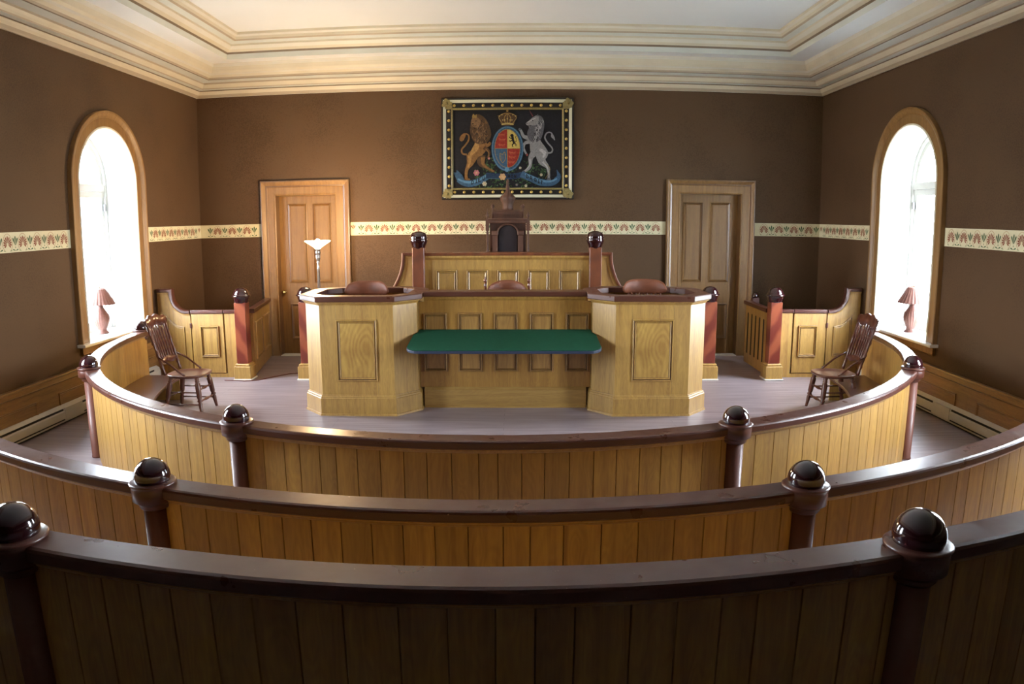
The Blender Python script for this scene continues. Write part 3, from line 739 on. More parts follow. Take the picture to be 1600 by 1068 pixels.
# ------------------------------------------------------------ corner pens
def pen(sg, label, stripe):
    root = thing('corner_pen', label, 'enclosure', (sg*3.12, 8.42, 0), 0, 'pair of panelled corner pens')
    yf = 8.50-8.42; X = lambda v: sg*(v-3.12)
    f = lambda a, b, c_: (X(a), yf-c_, b)
    # curved wing running up to the wall
    top = [(3.815, .775)]
    for i in range(13):
        u = i/12*pi/2; top.append((3.86+.215*sin(u), 1.035-.26*cos(u)))
    top += [(4.225, 1.035)]
    P = [(3.815, .0), (4.225, .0)]+top[::-1]
    mb = MB(); mb.prism(P, -.045, 0, 'oak', mp=f); wing = mb.build('curved_wing', 'oak', root)
    mb = MB(); mb.sweep([(a, b) for a, b in top], [(0, -.06), (0, .018), (.008, .024), (.032, .024), (.042, .014), (.042, -.06)], mp=f, mat='mahogany'); mb.build('wing_cap', 'mahogany', wing)
    mb = MB(); mb.sweep([(a, b-.002) for a, b in top], [(0, 0), (0, .014), (-.016, .010), (-.018, 0)], mp=f, mat='oak'); mb.build('wing_moulding', 'oak', wing)
    cv = [(3.895, .255), (4.13, .255), (4.13, .80)]+[(4.08-.19*sin(u*pi/2/6), .80-.0-.185*(sin(u*pi/12))) for u in range(1, 6)]+[(3.895, .61)]
    cv = [(3.895, .255), (4.13, .255), (4.13, .76), (4.06, .69), (3.99, .635), (3.895, .615)]
    mb = MB(); mb.sweep(cv, [(0, 0), (0, .012), (.010, .014), (.016, .006), (.026, .008), (.03, 0)], mp=f, closed=True, mats=['oak_line', 'oak', 'oak_line', 'oak', 'oak_line', 'oak']); mb.build('wing_panel', 'oak', wing)
    # gate
    mb = MB(); mb.prism([(3.395, .055), (3.800, .055), (3.800, .770), (3.395, .770)], -.045, .004, 'oak', mp=f); gate = mb.build('gate', 'oak', root)
    mb = MB(); raised_panel(mb, f, 3.455, 3.685, .255, .622, d=.003, mw=.03, field='oak'); mb.build('gate_panel', 'oak', gate)
    mb = MB(); mb.prism([(3.388, .777), (3.803, .777), (3.803, .817), (3.388, .817)], -.06, .022, 'mahogany', mp=f); mb.build('gate_cap', 'mahogany', gate, bevel=.005)
    mb = MB(); mb.prism([(3.795, .60), (3.822, .60), (3.822, .66), (3.795, .66)], .0, .016, 'mahogany', mp=f); mb.build('gate_hinge', 'mahogany', gate, bevel=.004)
    mb = MB(); mb.prism([(3.225, 0), (3.375, 0), (3.375, .775), (3.225, .775)], -.045, 0, 'oak', mp=f)
    mb.prism([(3.375, 0), (3.815, 0), (3.815, .045), (3.375, .045)], -.045, 0, 'oak', mp=f)
    mb.build('fixed_stile', 'oak', root)
    mb = MB(); mb.prism([(3.205, .777), (3.380, .777), (3.380, .817), (3.205, .817)], -.06, .022, 'mahogany', mp=f); mb.build('stile_cap', 'mahogany', root, bevel=.005)
    newel(0, 0, '', stripe, h=.915, root=root)
    # side leaf reaching back towards the door
    if sg < 0: q0, q1 = Vector((-3.045+3.12, .10)), Vector((-3.27+3.12, 1.36))
    else: q0, q1 = Vector((3.085-3.12, .10)), Vector((3.095-3.12, .98))
    d = (q1-q0).normalized(); n = Vector((d.y, -d.x))*( -sg); Ln = (q1-q0).length
    g = lambda a, b, c_: (q0.x+d.x*a+n.x*c_, q0.y+d.y*a+n.y*c_, b)
    mb = MB(); mb.prism([(0, .03), (Ln, .03), (Ln, .775), (0, .775)], -.02, .018, 'oak', mp=g); side = mb.build('side_leaf', 'oak', root)
    mb = MB(); mb.prism([(-.02, .777), (Ln+.02, .777), (Ln+.02, .825), (-.02, .825)], -.045, .045, 'mahogany', mp=g); mb.build('side_cap', 'mahogany', side, bevel=.006)
    if sg > 0:
        mb = MB()
        for k in range(5):
            a = .10+.16*k; pts = [(a, .16), (a+.05, .16)]+[(a+.025+.025*cos(pi*i/6), .66+.025*sin(pi*i/6)) for i in range(7)]
            mb.prism(pts, .018, .0195, 'dark_slot', mp=g)
        mb.build('slots', 'dark_slot', side)
    else:
        mb = MB()
        for k in range(2): raised_panel(mb, g, .12+.58*k, .60+.58*k, .2, .65, d=.018, mw=.03, field='oak')
        mb.build('side_panels', 'oak', side)
    return root
pen(-1, 'panelled corner pen with curved wing beside the arched window, lamp-lit door side', 'newel_stripe_left')
pen(1, 'panelled corner pen with curved wing and slotted side leaf by the unlit door', 'newel_stripe_right')
root = thing('newel_post', 'small dark post with pale ball top behind the slotted pen leaf', 'post', (3.245, 9.56, 0))
mb = MB(); mb.bevbox(-.045, .045, -.045, .045, 0, .845, .005, 'mahogany'); mb.build('newel_shaft', 'mahogany', root)
mb = MB(); mb.lathe([(.03, .843), (.046, .852), (.048, .87), (.038, .90), (.02, .915), (.001, .918)], n=20, mat='finial'); mb.build('finial', 'finial', root)

# ------------------------------------------------------------ chairs
LEGP = [(0, .016), (.05, .022), (.10, .018), (.13, .024), (.15, .017), (.18, .025), (.22, .027), (.55, .025), (.60, .018), (.64, .027), (.68, .016), (.72, .021), (.95, .015), (1, .014)]
SPNP = [(0, .008), (.05, .012), (.12, .008), (.2, .013), (.26, .008), (.45, .013), (.52, .009), (.58, .013), (.64, .008), (.8, .011), (.88, .007), (1, .009)]
def chair(name, label, x, y, rz, sh=.385, top=.97, z=0, low=False):
    """turned press-back chair facing +x"""
    root = thing(name, label, 'chair', (x, y, z), rz)
    mb = MB(); P = []
    for i in range(32):
        a = 2*pi*i/32; c_, s_ = cos(a), sin(a)
        P.append((.205*(abs(c_)**.75)*(1 if c_ > 0 else -1), (.205+.012*c_)*(abs(s_)**.7)*(1 if s_ > 0 else -1)))
    def ring(e, zz): return [mb.V((a*e, b*e, zz)) for a, b in P]
    rs = [ring(.90, sh-.030), ring(.98, sh-.022), ring(1.0, sh-.010), ring(.985, sh-.002), ring(.94, sh), ring(.8, sh-.008), ring(.4, sh-.012), ring(.02, sh-.011)]
    for A_, B_ in zip(rs, rs[1:]):
        for k in range(32): mb.F((A_[k], A_[(k+1) % 32], B_[(k+1) % 32], B_[k]), 'seat_wood', True)
    mb.F(rs[0][::-1], 'seat_wood'); mb.F(rs[-1], 'seat_wood'); mb.build('seat', 'seat_wood', root)
    zt = sh-.02; legs = {}
    for sx in (1, -1):
        for sy in (1, -1):
            a = Vector((sx*.135, sy*.135, zt)); b = Vector((sx*.185 if sx > 0 else -.20, sy*.185, 0)); legs[sx, sy] = (a, b)
            mb = MB(); mb.turned(a, b, LEGP, 12, 'chair_wood'); mb.build('leg', 'chair_wood', root)
    def at(sx, sy, t_): a, b = legs[sx, sy]; return a.lerp(b, t_)
    ST = [(0, .007), (.15, .010), (.3, .008), (.4, .014), (.5, .016), (.6, .014), (.7, .008), (.85, .010), (1, .007)]
    for t_, p, q, pr in ((.36, (1, -1), (1, 1), ST), (.66, (1, -1), (1, 1), ST), (.42, (1, 1), (-1, 1), [(0, .007), (1, .007)]), (.42, (1, -1), (-1, -1), [(0, .007), (1, .007)]),
                         (.74, (1, 1), (-1, 1), [(0, .007), (1, .007)]), (.74, (1, -1), (-1, -1), [(0, .007), (1, .007)]), (.55, (-1, -1), (-1, 1), [(0, .007), (1, .007)])):
        mb = MB(); mb.turned(at(*p, t_), at(*q, t_), pr, 8, 'chair_wood'); mb.build('stretcher', 'chair_wood', root)
    hb = top-sh; xb0, xb1 = -.165, -.345
    B = lambda u, v: Vector((xb0+(xb1-xb0)*v-.03*sin(pi*v)*0+.022*(1-4*(u/.42)**2)*-1, u, sh+hb*v))   # u across, v up
    for sy in (-1, 1):
        mb = MB(); pts = [B(sy*.170+sy*.02*v, v) for v in (.0, .04, .1, .14, .18, .3, .34, .38, .5, .54, .58, .7, .76, .86)]
        mb.tube(pts, [.012, .018, .013, .019, .013, .016, .021, .015, .014, .021, .015, .013, .016, .010], 10, 'chair_wood'); mb.build('back_post', 'chair_wood', root)
        mb = MB(); mb.tube([B(sy*.185, .30), Vector((-.10, sy*.195, sh+.11)), Vector((-.02, sy*.20, sh+.045)), Vector((.04, sy*.192, sh+.004))], [.008, .010, .010, .011], 8, 'chair_wood'); mb.build('arm_brace', 'chair_wood', root)
    def slat(v0, v1, hw, prof, th=.009):
        m_ = MB(); n = 20; F_ = []; K = []
        for i in range(n+1):
            u = -hw+2*hw*i/n; t0, t1 = prof(i/n)
            a = B(u, v0+t0); b = B(u, v1+t1); F_.append((m_.V(a+Vector((th, 0, 0))), m_.V(b+Vector((th, 0, 0))))); K.append((m_.V(a-Vector((th, 0, 0))), m_.V(b-Vector((th, 0, 0)))))
        for i in range(n):
            m_.F((F_[i][0], F_[i+1][0], F_[i+1][1], F_[i][1]), 'chair_wood', True); m_.F((K[i][0], K[i][1], K[i+1][1], K[i+1][0]), 'chair_wood', True)
            m_.F((F_[i][1], F_[i+1][1], K[i+1][1], K[i][1]), 'chair_wood'); m_.F((F_[i][0], K[i][0], K[i+1][0], F_[i+1][0]), 'chair_wood')
        m_.F((F_[0][0], F_[0][1], K[0][1], K[0][0]), 'chair_wood'); m_.F((F_[n][0], K[n][0], K[n][1], F_[n][1]), 'chair_wood')
        return m_
    slat(.80, .93, .21, lambda i: (-.0+.02*cos(4*pi*i), .07*sin(pi*i)**.5+.015*cos(6*pi*i)-.02)).build('crest_rail', 'chair_wood', root)
    slat(.18, .27, .165, lambda i: (.02*cos(4*pi*i), .02*cos(2*pi*i)*-1)).build('lower_rail', 'chair_wood', root)
    for k in range(-3, 4):
        if k == 0 and False: continue
        u = k*.046
        mb = MB(); mb.turned(B(u, .25), B(u*1.08, .82), SPNP, 8, 'chair_wood'); mb.build('spindle', 'chair_wood', root)
    return root
chair('press_back_chair', 'turned mahogany press-back chair by the arched window, on the lamp-lit door side', -3.135, 6.93, 0)
chair('press_back_chair', 'turned mahogany press-back chair by the arched window, on the unlit door side', 3.235, 6.93, pi)

# captain's chairs whose rounded crest rails show over the desks
def desk_chair(label, x, y, z, crest_h, hw, knobs, flat=.6, rz=0):
    root = thing('desk_chair', label, 'chair', (x, y, z), rz)       # faces -y
    sh = .42
    mb = MB(); mb.lathe([(.17, sh-.03), (.205, sh-.02), (.21, sh-.006), (.19, sh), (.05, sh-.008)], n=32, mat='seat_wood'); mb.build('seat', 'seat_wood', root)
    for sx in (-1, 1):
        for sy in (-1, 1):
            mb = MB(); mb.turned((sx*.13, sy*.13, sh-.02), (sx*.18, sy*.18, 0), LEGP, 10, 'chair_wood'); mb.build('leg', 'chair_wood', root)
    H = crest_h-z
    # crest rail: thick bent board
    m_ = MB(); n = 24; sec = []
    for i in range(n+1):
        u = -1+2*i/n; x_ = hw*u; y_ = .24-.10*u*u
        t_ = (1-abs(u)**(4 if flat > .5 else 2.0))**.5 if abs(u) < 1 else 0
        zt = H-.10+(.10)*(t_ if t_ > .12 else .12); zb = H-.16+.045*(1-t_)
        r = []
        for k in range(10):
            a = 2*pi*k/10; r.append(m_.V((x_, y_+.020*cos(a), (zt+zb)/2+(zt-zb)/2*sin(a)*1.0)))
        sec.append(r)
    for a, b in zip(sec, sec[1:]):
        for k in range(10): m_.F((a[k], a[(k+1) % 10], b[(k+1) % 10], b[k]), 'crest', True)
    m_.F(sec[0][::-1], 'crest'); m_.F(sec[-1], 'crest'); m_.mats = ['crest_wood']; m_.build('crest_rail', 'chair_wood', root)
    for k in range(-4, 5):
        u = k/5.; p = (hw*u*.92, .24-.10*u*u, H-.14); q = (hw*u*.75, .16-.05*u*u, sh-.01)
        mb = MB(); mb.turned(p, q, SPNP, 8, 'chair_wood'); mb.build('spindle', 'chair_wood', root)
    if knobs:
        for sx in (-1, 1):
            mb = MB(); mb.lathe([(.012, sh-.01), (.014, H-.2), (.010, H-.08), (.016, H-.06), (.012, H-.045), (.010, H-.03), (.018, H-.012), (.019, H), (.012, H+.012), (.008, H+.02), (.010, H+.028), (.003, H+.034)], (sx*(hw+.022), .15, 0), 14, 'chair_wood'); mb.build('back_post', 'chair_wood', root)
    return root
desk_chair('dark red wooden chair whose rounded crest rises above the desk nearer the floor lamp', -1.40, 7.26, .25, 1.232, .222, False)
desk_chair('dark red wooden chair whose rounded crest rises above the desk away from the lamp', 1.40, 7.26, .25, 1.245, .222, False)
desk_chair('dark red chair with small knobbed posts behind the middle of the oak screen', .012, 7.60, .24, 1.205, .205, True, .3)

# judge's throne
root = thing('throne_chair', "tall carved dark wooden throne with a crown-shaped crest behind the judge's bench", 'chair', (-.002, 9.30, .52))
TW = 'throne_wood'; Z = lambda v: v-.52
mb = MB(); mb.bevbox(-.26, .26, -.42, .06, Z(.90), Z(.97), .01, 'leather'); mb.build('seat', 'leather', root)
for sx in (-1, 1):
    for y_ in (-.38, .02):
        mb = MB(); mb.turned((sx*.22, y_, Z(.905)), (sx*.22, y_, 0), LEGP, 12, TW); mb.build('leg', TW, root)
    mb = MB(); mb.bevbox(sx*.245-.025, sx*.245+.025, -.42, .0, Z(1.16), Z(1.20), .008, TW)
    mb.turned((sx*.245, -.38, Z(1.17)), (sx*.245, -.38, Z(.96)), SPNP, 10, TW); mb.build('armrest', TW, root)
    mb = MB()   # thin turned outer column
    mb.lathe([(.014, Z(1.36)), (.018, Z(1.40)), (.013, Z(1.43)), (.017, Z(1.445)), (.012, Z(1.46)), (.017, Z(1.475)), (.011, Z(1.50)), (.011, Z(1.65)), (.018, Z(1.67)), (.013, Z(1.69)), (.018, Z(1.70)), (.014, Z(1.72))], (sx*.252, -.03, 0), 16, TW)
    mb.box(sx*.252-.022, sx*.252+.022, -.05, -.006, Z(1.70), Z(1.845), TW); mb.box(sx*.252-.02, sx*.252+.02, -.05, -.006, Z(.97), Z(1.37), TW)
    mb.build('turned_column', TW, root)
    mb = MB(); mb.lathe([(.010, Z(1.845)), (.008, Z(1.86)), (.018, Z(1.875)), (.024, Z(1.89)), (.014, Z(1.905)), (.006, Z(1.93)), (.002, Z(1.97))], (sx*.252, -.03, 0), 16, TW); mb.build('finial', TW, root)
    mb = MB(); mb.box(sx*.16-.032, sx*.16+.032, -.04, .0, Z(.97), Z(1.64), TW); mb.bevbox(sx*.16-.042, sx*.16+.042, -.05, .0, Z(1.64), Z(1.70), .01, TW); mb.build('pilaster', TW, root)
    mb = MB(); mb.lathe([(.014, Z(1.85)), (.011, Z(1.95)), (.010, Z(1.975)), (.022, Z(1.99)), (.025, Z(2.003)), (.018, Z(2.018)), (.004, Z(2.03))], (sx*.185, -.02, 0), 16, TW); mb.build('finial', TW, root)
mb = MB(); mb.box(-.225, .225, 0, .035, Z(.97), Z(1.85), TW); mb.build('backrest', TW, root)
mb = MB(); P = [(-.118, Z(.97)), (.118, Z(.97))]+[(.118*cos(pi*i/16), Z(1.64)+.125*sin(pi*i/16)) for i in range(17)]
mb.prism(P, .0, .02, 'leather', mp=f); mb.build('leather_panel', 'leather', root, bevel=.006)
mb = MB(); mb.sweep([(-.125, Z(.97))]+[(-.125*cos(pi*i/16), Z(1.64)+.132*sin(pi*i/16)) for i in range(17)]+[(.125, Z(.97))], [(0, 0), (0, .03), (.014, .035), (.022, .02), (.022, 0)], mp=f, mat=TW)
mb.build('arched_moulding', TW, root)
mb = MB(); mb.bevbox(-.235, .235, -.055, .035, Z(1.79), Z(1.835), .008, TW); mb.bevbox(-.248, .248, -.07, .035, Z(1.83), Z(1.852), .006, TW)
mb.box(-.185, .185, -.03, .03, Z(1.85), Z(1.925), TW)
for k in range(15): mb.box(-.17+k*.0236, -.17+k*.0236+.012, -.042, -.03, Z(1.868), Z(1.905), TW)
mb.bevbox(-.195, .195, -.05, .03, Z(1.922), Z(1.945), .006, TW); mb.bevbox(-.15, .15, -.04, .02, Z(1.943), Z(1.96), .004, TW)
mb.build('entablature', TW, root)
mb = MB(); mb.lathe([(.066, Z(1.955)), (.060, Z(1.985)), (.062, Z(2.02)), (.068, Z(2.045)), (.082, Z(2.075)), (.090, Z(2.10)), (.078, Z(2.125)), (.052, Z(2.150)), (.030, Z(2.175)), (.020, Z(2.21)), (.024, Z(2.235)), (.016, Z(2.26)), (.014, Z(2.29)), (.018, Z(2.305)), (.010, Z(2.325)), (.002, Z(2.34))], (0, -.01, 0), 24, TW, rib=.08, ribn=8)
mb.build('crown_crest', TW, root)

# ------------------------------------------------------------ floor lamp, window lamps, heaters, cord
root = thing('floor_lamp', 'slim nickel torchiere floor lamp with a lit glass bowl beside the orange door', 'lamp', (-2.235, 8.66, 0))
mb = MB(); mb.lathe([(.14, 0), (.14, .012), (.12, .022), (.05, .032), (.02, .05)], n=32, mat='nickel'); mb.build('base', 'nickel', root)
mb = MB(); mb.lathe([(.017, .03), (.017, 1.28), (.019, 1.285), (.014, 1.30), (.012, 1.34), (.02, 1.36), (.013, 1.375)], n=16, mat='nickel'); mb.build('pole', 'nickel', root)
mb = MB(); mb.lathe([(.013, 1.37), (.022, 1.38), (.028, 1.41), (.030, 1.435), (.022, 1.445), (.030, 1.45), (.032, 1.48), (.026, 1.50), (.034, 1.505), (.034, 1.52)], n=20, mat='nickel'); mb.build('socket', 'nickel', root)
mb = MB(); mb.lathe([(.030, 1.515), (.040, 1.530), (.070, 1.552), (.110, 1.578), (.150, 1.604), (.153, 1.612), (.147, 1.612), (.106, 1.586), (.066, 1.560), (.030, 1.535)], n=36, mat='lamp_glass', cap=False); mb.build('glass_bowl', 'lamp_glass', root)
mb = MB(); mb.lathe([(.012, 1.51), (.018, 1.54), (.028, 1.575), (.030, 1.60), (.022, 1.622), (.005, 1.632)], n=16, mat='bulb_glow'); mb.build('bulb', 'bulb_glow', root)
ld = bpy.data.lights.new('lamp_light', 'POINT'); ld.energy = 110; ld.color = (1.0, .66, .34); ld.shadow_soft_size = .05
lo = bpy.data.objects.new('lamp_light', ld); col.objects.link(lo); lo.parent = root; lo.location = (0, 0, 1.70)

def wicker_lamp(x, y, label):
    root = thing('wicker_lamp', label, 'lamp', (x, y, WSILL), 0, 'wicker lamps on the window sills')
    mb = MB(); pr = [(.062, 0), (.066, .012), (.050, .03), (.046, .05), (.062, .085), (.080, .13), (.086, .165), (.078, .205), (.055, .245), (.034, .275), (.028, .30), (.030, .325), (.036, .335)]
    mb.lathe(pr, n=72, mat='wicker', rib=.03, ribn=18); 
    for r, z in ((.067, .006), (.037, .335)): mb.lathe([(r, z-.006), (r+.005, z), (r, z+.006)], n=32, mat='wicker', cap=False)
    mb.build('woven_base', 'wicker', root)
    mb = MB()
    n = 96; rings = []
    for r, z in ((.160, .325), (.156, .330), (.130, .375), (.098, .430), (.068, .480), (.050, .500)):
        rings.append([mb.V((r*(1+.02*cos(24*2*pi*k/n))*cos(2*pi*k/n), r*(1+.02*cos(24*2*pi*k/n))*sin(2*pi*k/n), z-(.006*abs(sin(12*2*pi*k/n)) if r > .155 else 0))) for k in range(n)])
    for a, b in zip(rings, rings[1:]):
        for k in range(n): mb.F((a[k], a[(k+1) % n], b[(k+1) % n], b[k]), 'wicker', True)
    sh_ = mb.build('lamp_shade', 'wicker', root, fix=False)
    so = sh_.modifiers.new('thick', 'SOLIDIFY'); so.thickness = .004
    mb = MB(); mb.lathe([(.006, .33), (.006, .50), (.012, .505), (.003, .515)], n=10, mat='brass'); mb.build('stem', 'brass', root)
wicker_lamp(-4.44, 7.57, 'brown wicker table lamp on the window sill left of the lit floor lamp')
wicker_lamp(4.42, 7.63, 'brown wicker table lamp on the window sill beyond the slotted pen')

def heater(mp, label, s):
    sec = [(4.2, 6.05), (6.12, 8.35)]
    root = thing('baseboard_heater', label, 'heater', (s*(W-.045), 6.2, 0), 0, 'white baseboard heaters')
    T = Matrix.Translation((-s*(W-.045), -6.2, 0))
    a0, a1 = 3.6, 8.35
    g = lambda a, b, c_: mp(a, b, c_+.022)
    mb = MB(); mb.T = T; mb.sweep([(a0, 0), (a1, 0)], [(.02, 0), (.02, .058), (.034, .062), (.034, .058), (.115, .058), (.125, .050), (.146, .046), (.172, .012), (.172, 0)], mp=g, mat='heater_white'); mb.build('casing', 'heater_white', root)
    mb = MB(); mb.T = T
    for b0, b1 in ((3.7, 6.32), (6.66, 8.2)):
        mb.prism([(b0, .128), (b1, .128), (b1, .146), (b0, .146)], .030, .0535, 'dark_slot', mp=g)
        mb.prism([(b0, .036), (b1, .036), (b1, .048), (b0, .048)], .030, .0600, 'dark_slot', mp=g)
    mb.build('slots', 'dark_slot', root)
    mb = MB(); mb.T = T; mb.prism([(6.34, .03), (6.64, .03), (6.64, .15), (6.34, .15)], .02, .0625, 'heater_white', mp=g); mb.build('joint_cover', 'heater_white', root)
    mb = MB(); mb.T = T; mb.prism([(a0, 0.0), (a1, 0.0), (a1, .02), (a0, .02)], 0, .035, 'dark_slot', mp=g); mb.build('foot', 'dark_slot', root)
heater(MPL, 'white baseboard heater at the foot of the wall nearer the floor lamp', -1)
heater(MPR, 'white baseboard heater at the foot of the wall away from the floor lamp', 1)

cp_ = [(-3.34, 8.30), (-3.20, 8.29), (-3.08, 8.27), (-2.93, 8.32), (-2.80, 8.52), (-2.66, 8.70), (-2.50, 8.76), (-2.36, 8.72), (-2.24, 8.70)]
mb = MB(); mb.tube([(x, y, .0055) for x, y in cp_], .0055, 8, 'cord_brown')
tag(mb.build('power_cord', 'cord_brown'), 'thin dark red power cord trailing over the floor by the open doorway', 'cord')

# ------------------------------------------------------------ framed coat of arms
root = thing('framed_painting', 'framed royal arms painting with lion and unicorn, gold-studded black frame above the throne', 'painting', (-.0115, D-.012, 2.77))
U = .001283
PX = lambda X, Y: ((X-623)*U, (554-Y)*U)
FX, FZ = .871, .668
def fr(a, b, c_): return (a, -c_, b)
rect = [(-FX, -FZ), (FX, -FZ), (FX, FZ), (-FX, FZ)]        # counter-clockwise: left normal points inwards
mb = MB(); mb.sweep(rect, [(0, -.012), (0, .035), (.006, .042), (.026, .044), (.026, -.012)], mp=fr, closed=True, mat='frame_black'); mb.build('outer_frame', 'frame_black', root)
mb = MB(); mb.sweep(rect, [(.026, -.01), (.026, .047), (.030, .050), (.058, .034), (.064, .030), (.064, -.01)], mp=fr, closed=True, mat='frame_white'); mb.build('white_bevel', 'frame_white', root)
mb = MB(); mb.sweep(rect, [(.064, -.01), (.064, .028), (.072, .024), (.126, .022), (.130, .024), (.130, -.01)], mp=fr, closed=True, mat='frame_black'); mb.build('studded_band', 'frame_black', root)
mb = MB(); mb.sweep(rect, [(.130, -.01), (.130, .030), (.138, .034), (.150, .022), (.155, .014), (.155, -.01)], mp=fr, closed=True, mat='gold_paint'); mb.build('inner_bead', 'gold_paint', root)
studs = []
RX = Matrix.Rotation(pi/2, 3, 'X')
proto = None
sp_ = [(-.700+i*.1268, s*(FZ-.099)) for i in range(12) for s in (-1, 1)]+[(s*(FX-.099), -.485+i*.1225) for i in range(9) for s in (-1, 1)]
for a, b in sp_:
    if proto is None:
        mb = MB(); mb.lathe([(.020, 0), (.020, .004), (.017, .006), (.0165, .012), (.012, .020), (.002, .024)], (0, 0, 0), 14, 'gold', axis=RX); proto = mb.build('gold_stud', 'gold', root, loc=(a, -.021, b))
    else:
        c = proto.copy(); col.objects.link(c); c.parent = root; c.location = (a, -.021, b)
for sx in (-1, 1):
    for sz in (-1, 1):
        mb = MB(); cx0, cz0 = sx*(FX-.075), sz*(FZ-.075)
        for k in range(7):
            a = k*2*pi/7; l = .062 if k % 2 else .075
            P = [(cx0, cz0)]; 
            for u, v in ((.4, .25), (.75, .32), (1, 0), (.75, -.32), (.4, -.25)):
                P.append((cx0+l*(u*cos(a)-v*sin(a)), cz0+l*(u*sin(a)+v*cos(a))))
            mb.prism(P, .034, .052+.003*(k % 3), 'gold_paint', mp=fr)
        mb.lathe([(.02, 0), (.018, .012), (.004, .02)], (cx0, -.052, cz0), 12, 'gold_paint', axis=RX)
        mb.prism([(cx0-.07, cz0-.07), (cx0+.07, cz0-.07), (cx0+.07, cz0+.07), (cx0-.07, cz0+.07)], .01, .036, 'gold_paint', mp=fr)
        mb.build('corner_ornament', 'gold_paint', root)

mb = MB(); lay = [0.0042]
mb.prism([(-FX+.15, -FZ+.15), (FX-.15, -FZ+.15), (FX-.15, FZ-.15), (-FX+.15, FZ-.15)], -.005, .004, 'p_ground', mp=fr)
def cr(pts, closed=True, n=5):
    P = [Vector(p) for p in pts]; L_ = len(P); out = []
    rng = range(L_) if closed else range(L_-1)
    for i in rng:
        if closed: a, b, c, d = P[(i-1) % L_], P[i], P[(i+1) % L_], P[(i+2) % L_]
        else: a, b, c, d = P[max(i-1, 0)], P[i], P[i+1], P[min(i+2, L_-1)]
        for k in range(n):
            t = k/n; out.append(.5*((2*b)+(c-a)*t+(2*a-5*b+4*c-d)*t*t+(3*b-a-3*c+d)*t**3))
    if not closed: out.append(P[-1])
    return out
def blob(pts, mat, smooth=True):
    lay[0] += .00004; q = cr(pts) if smooth else [Vector(p) for p in pts]
    mb.face([fr(*PX(p.x, p.y), lay[0]) for p in q], mat)
def stroke(pts, ws, mat, n=5):
    lay[0] += .00004
    q = cr(pts, False, n); wq = []
    for i in range(len(pts)-1):
        for k in range(n): wq.append(ws[i]+(ws[i+1]-ws[i])*k/n)
    wq.append(ws[-1]); Ls = []; Rs = []
    for i, p in enumerate(q):
        d = (q[min(i+1, len(q)-1)]-q[max(i-1, 0)]); d = d.normalized() if d.length > 1e-6 else Vector((1, 0)); nn = Vector((-d.y, d.x))*wq[i]/2
        Ls.append(fr(*PX(*(p+nn)), lay[0])); Rs.append(fr(*PX(*(p-nn)), lay[0]))
    for i in range(len(q)-1): mb.face([Ls[i], Ls[i+1], Rs[i+1], Rs[i]], mat)
def ell(cx_, cy_, rx, ry, mat, n=20, rot=0):
    P = [(cx_+rx*cos(2*pi*k/n)*cos(rot)-ry*sin(2*pi*k/n)*sin(rot), cy_+rx*cos(2*pi*k/n)*sin(rot)+ry*sin(2*pi*k/n)*cos(rot)) for k in range(n)]
    blob(P, mat, False)
rnd = random.Random(3)
# grassy mound with foliage
blob([(250, 900), (300, 780), (420, 730), (620, 760), (820, 740), (930, 720), (1000, 780), (1040, 900), (900, 950), (620, 968), (380, 955)], 'p_ground')
for _ in range(230):
    x = rnd.uniform(280, 1010); y = rnd.uniform(760, 955)
    if rnd.random() < .35: x, y = rnd.choice(((rnd.uniform(400, 500), rnd.uniform(640, 780)), (rnd.uniform(790, 1000), rnd.uniform(650, 800))))
    ell(x, y, rnd.uniform(8, 20), rnd.uniform(4, 9), rnd.choice(('p_green', 'p_green', 'p_green_l')), 7, rnd.uniform(0, 3))
# lion: tail, hind legs, body, forelegs, mane
stroke([(205, 612), (160, 600), (152, 560), (185, 520), (220, 470), (225, 420), (200, 400), (170, 405)], [20, 18, 16, 17, 17, 15, 13, 10], 'p_lion')
blob([(170, 395), (195, 400), (185, 440), (160, 475), (132, 465), (135, 430)], 'p_lion')
stroke([(350, 620), (350, 700), (400, 740), (450, 775), (490, 790)], [95, 70, 34, 26, 20], 'p_mane')
stroke([(370, 640), (372, 710), (420, 752), (480, 785)], [50, 30, 20, 16], 'p_lion')
blob([(300, 470), (400, 480), (405, 560), (360, 620), (320, 640), (280, 700), (240, 740), (210, 700), (205, 640), (225, 590), (270, 550)], 'p_lion')
stroke([(245, 620), (235, 700), (205, 760), (195, 820), (200, 870)], [90, 62, 34, 30, 36], 'p_lion')
ell(205, 868, 34, 14, 'p_lion')
stroke([(235, 620), (232, 690), (215, 745)], [40, 26, 12], 'p_lion_l')
blob([(290, 500), (330, 500), (320, 560), (270, 610), (235, 640), (240, 590)], 'p_lion_l')
stroke([(360, 500), (410, 520), (440, 500), (430, 490)], [46, 36, 30, 20], 'p_lion')
stroke([(380, 540), (430, 580), (432, 620), (415, 650)], [40, 30, 24, 26], 'p_mane')
stroke([(395, 555), (428, 590), (425, 640)], [14, 10, 8], 'p_lion')
blob([(270, 225), (330, 200), (400, 250), (440, 330), (455, 420), (410, 490), (330, 505), (270, 470), (240, 380), (245, 290)], 'p_mane')
for _ in range(120):
    a = rnd.uniform(0, 2*pi); r = rnd.uniform(.2, 1.0); x = 345+95*r*cos(a); y = 355+130*r*sin(a)
    stroke([(x, y), (x+rnd.uniform(-10, 10), y+14), (x+rnd.uniform(-16, 10), y+30)], [2, 6, 1.5], rnd.choice(('p_mane_l', 'p_mane_l', 'p_lion', 'p_ground')), 3)
blob([(258, 245), (300, 230), (340, 255), (345, 300), (315, 335), (275, 330), (250, 300)], 'p_mane_l')
blob([(262, 215), (275, 195), (290, 212), (305, 200), (305, 235), (265, 238)], 'p_gold')
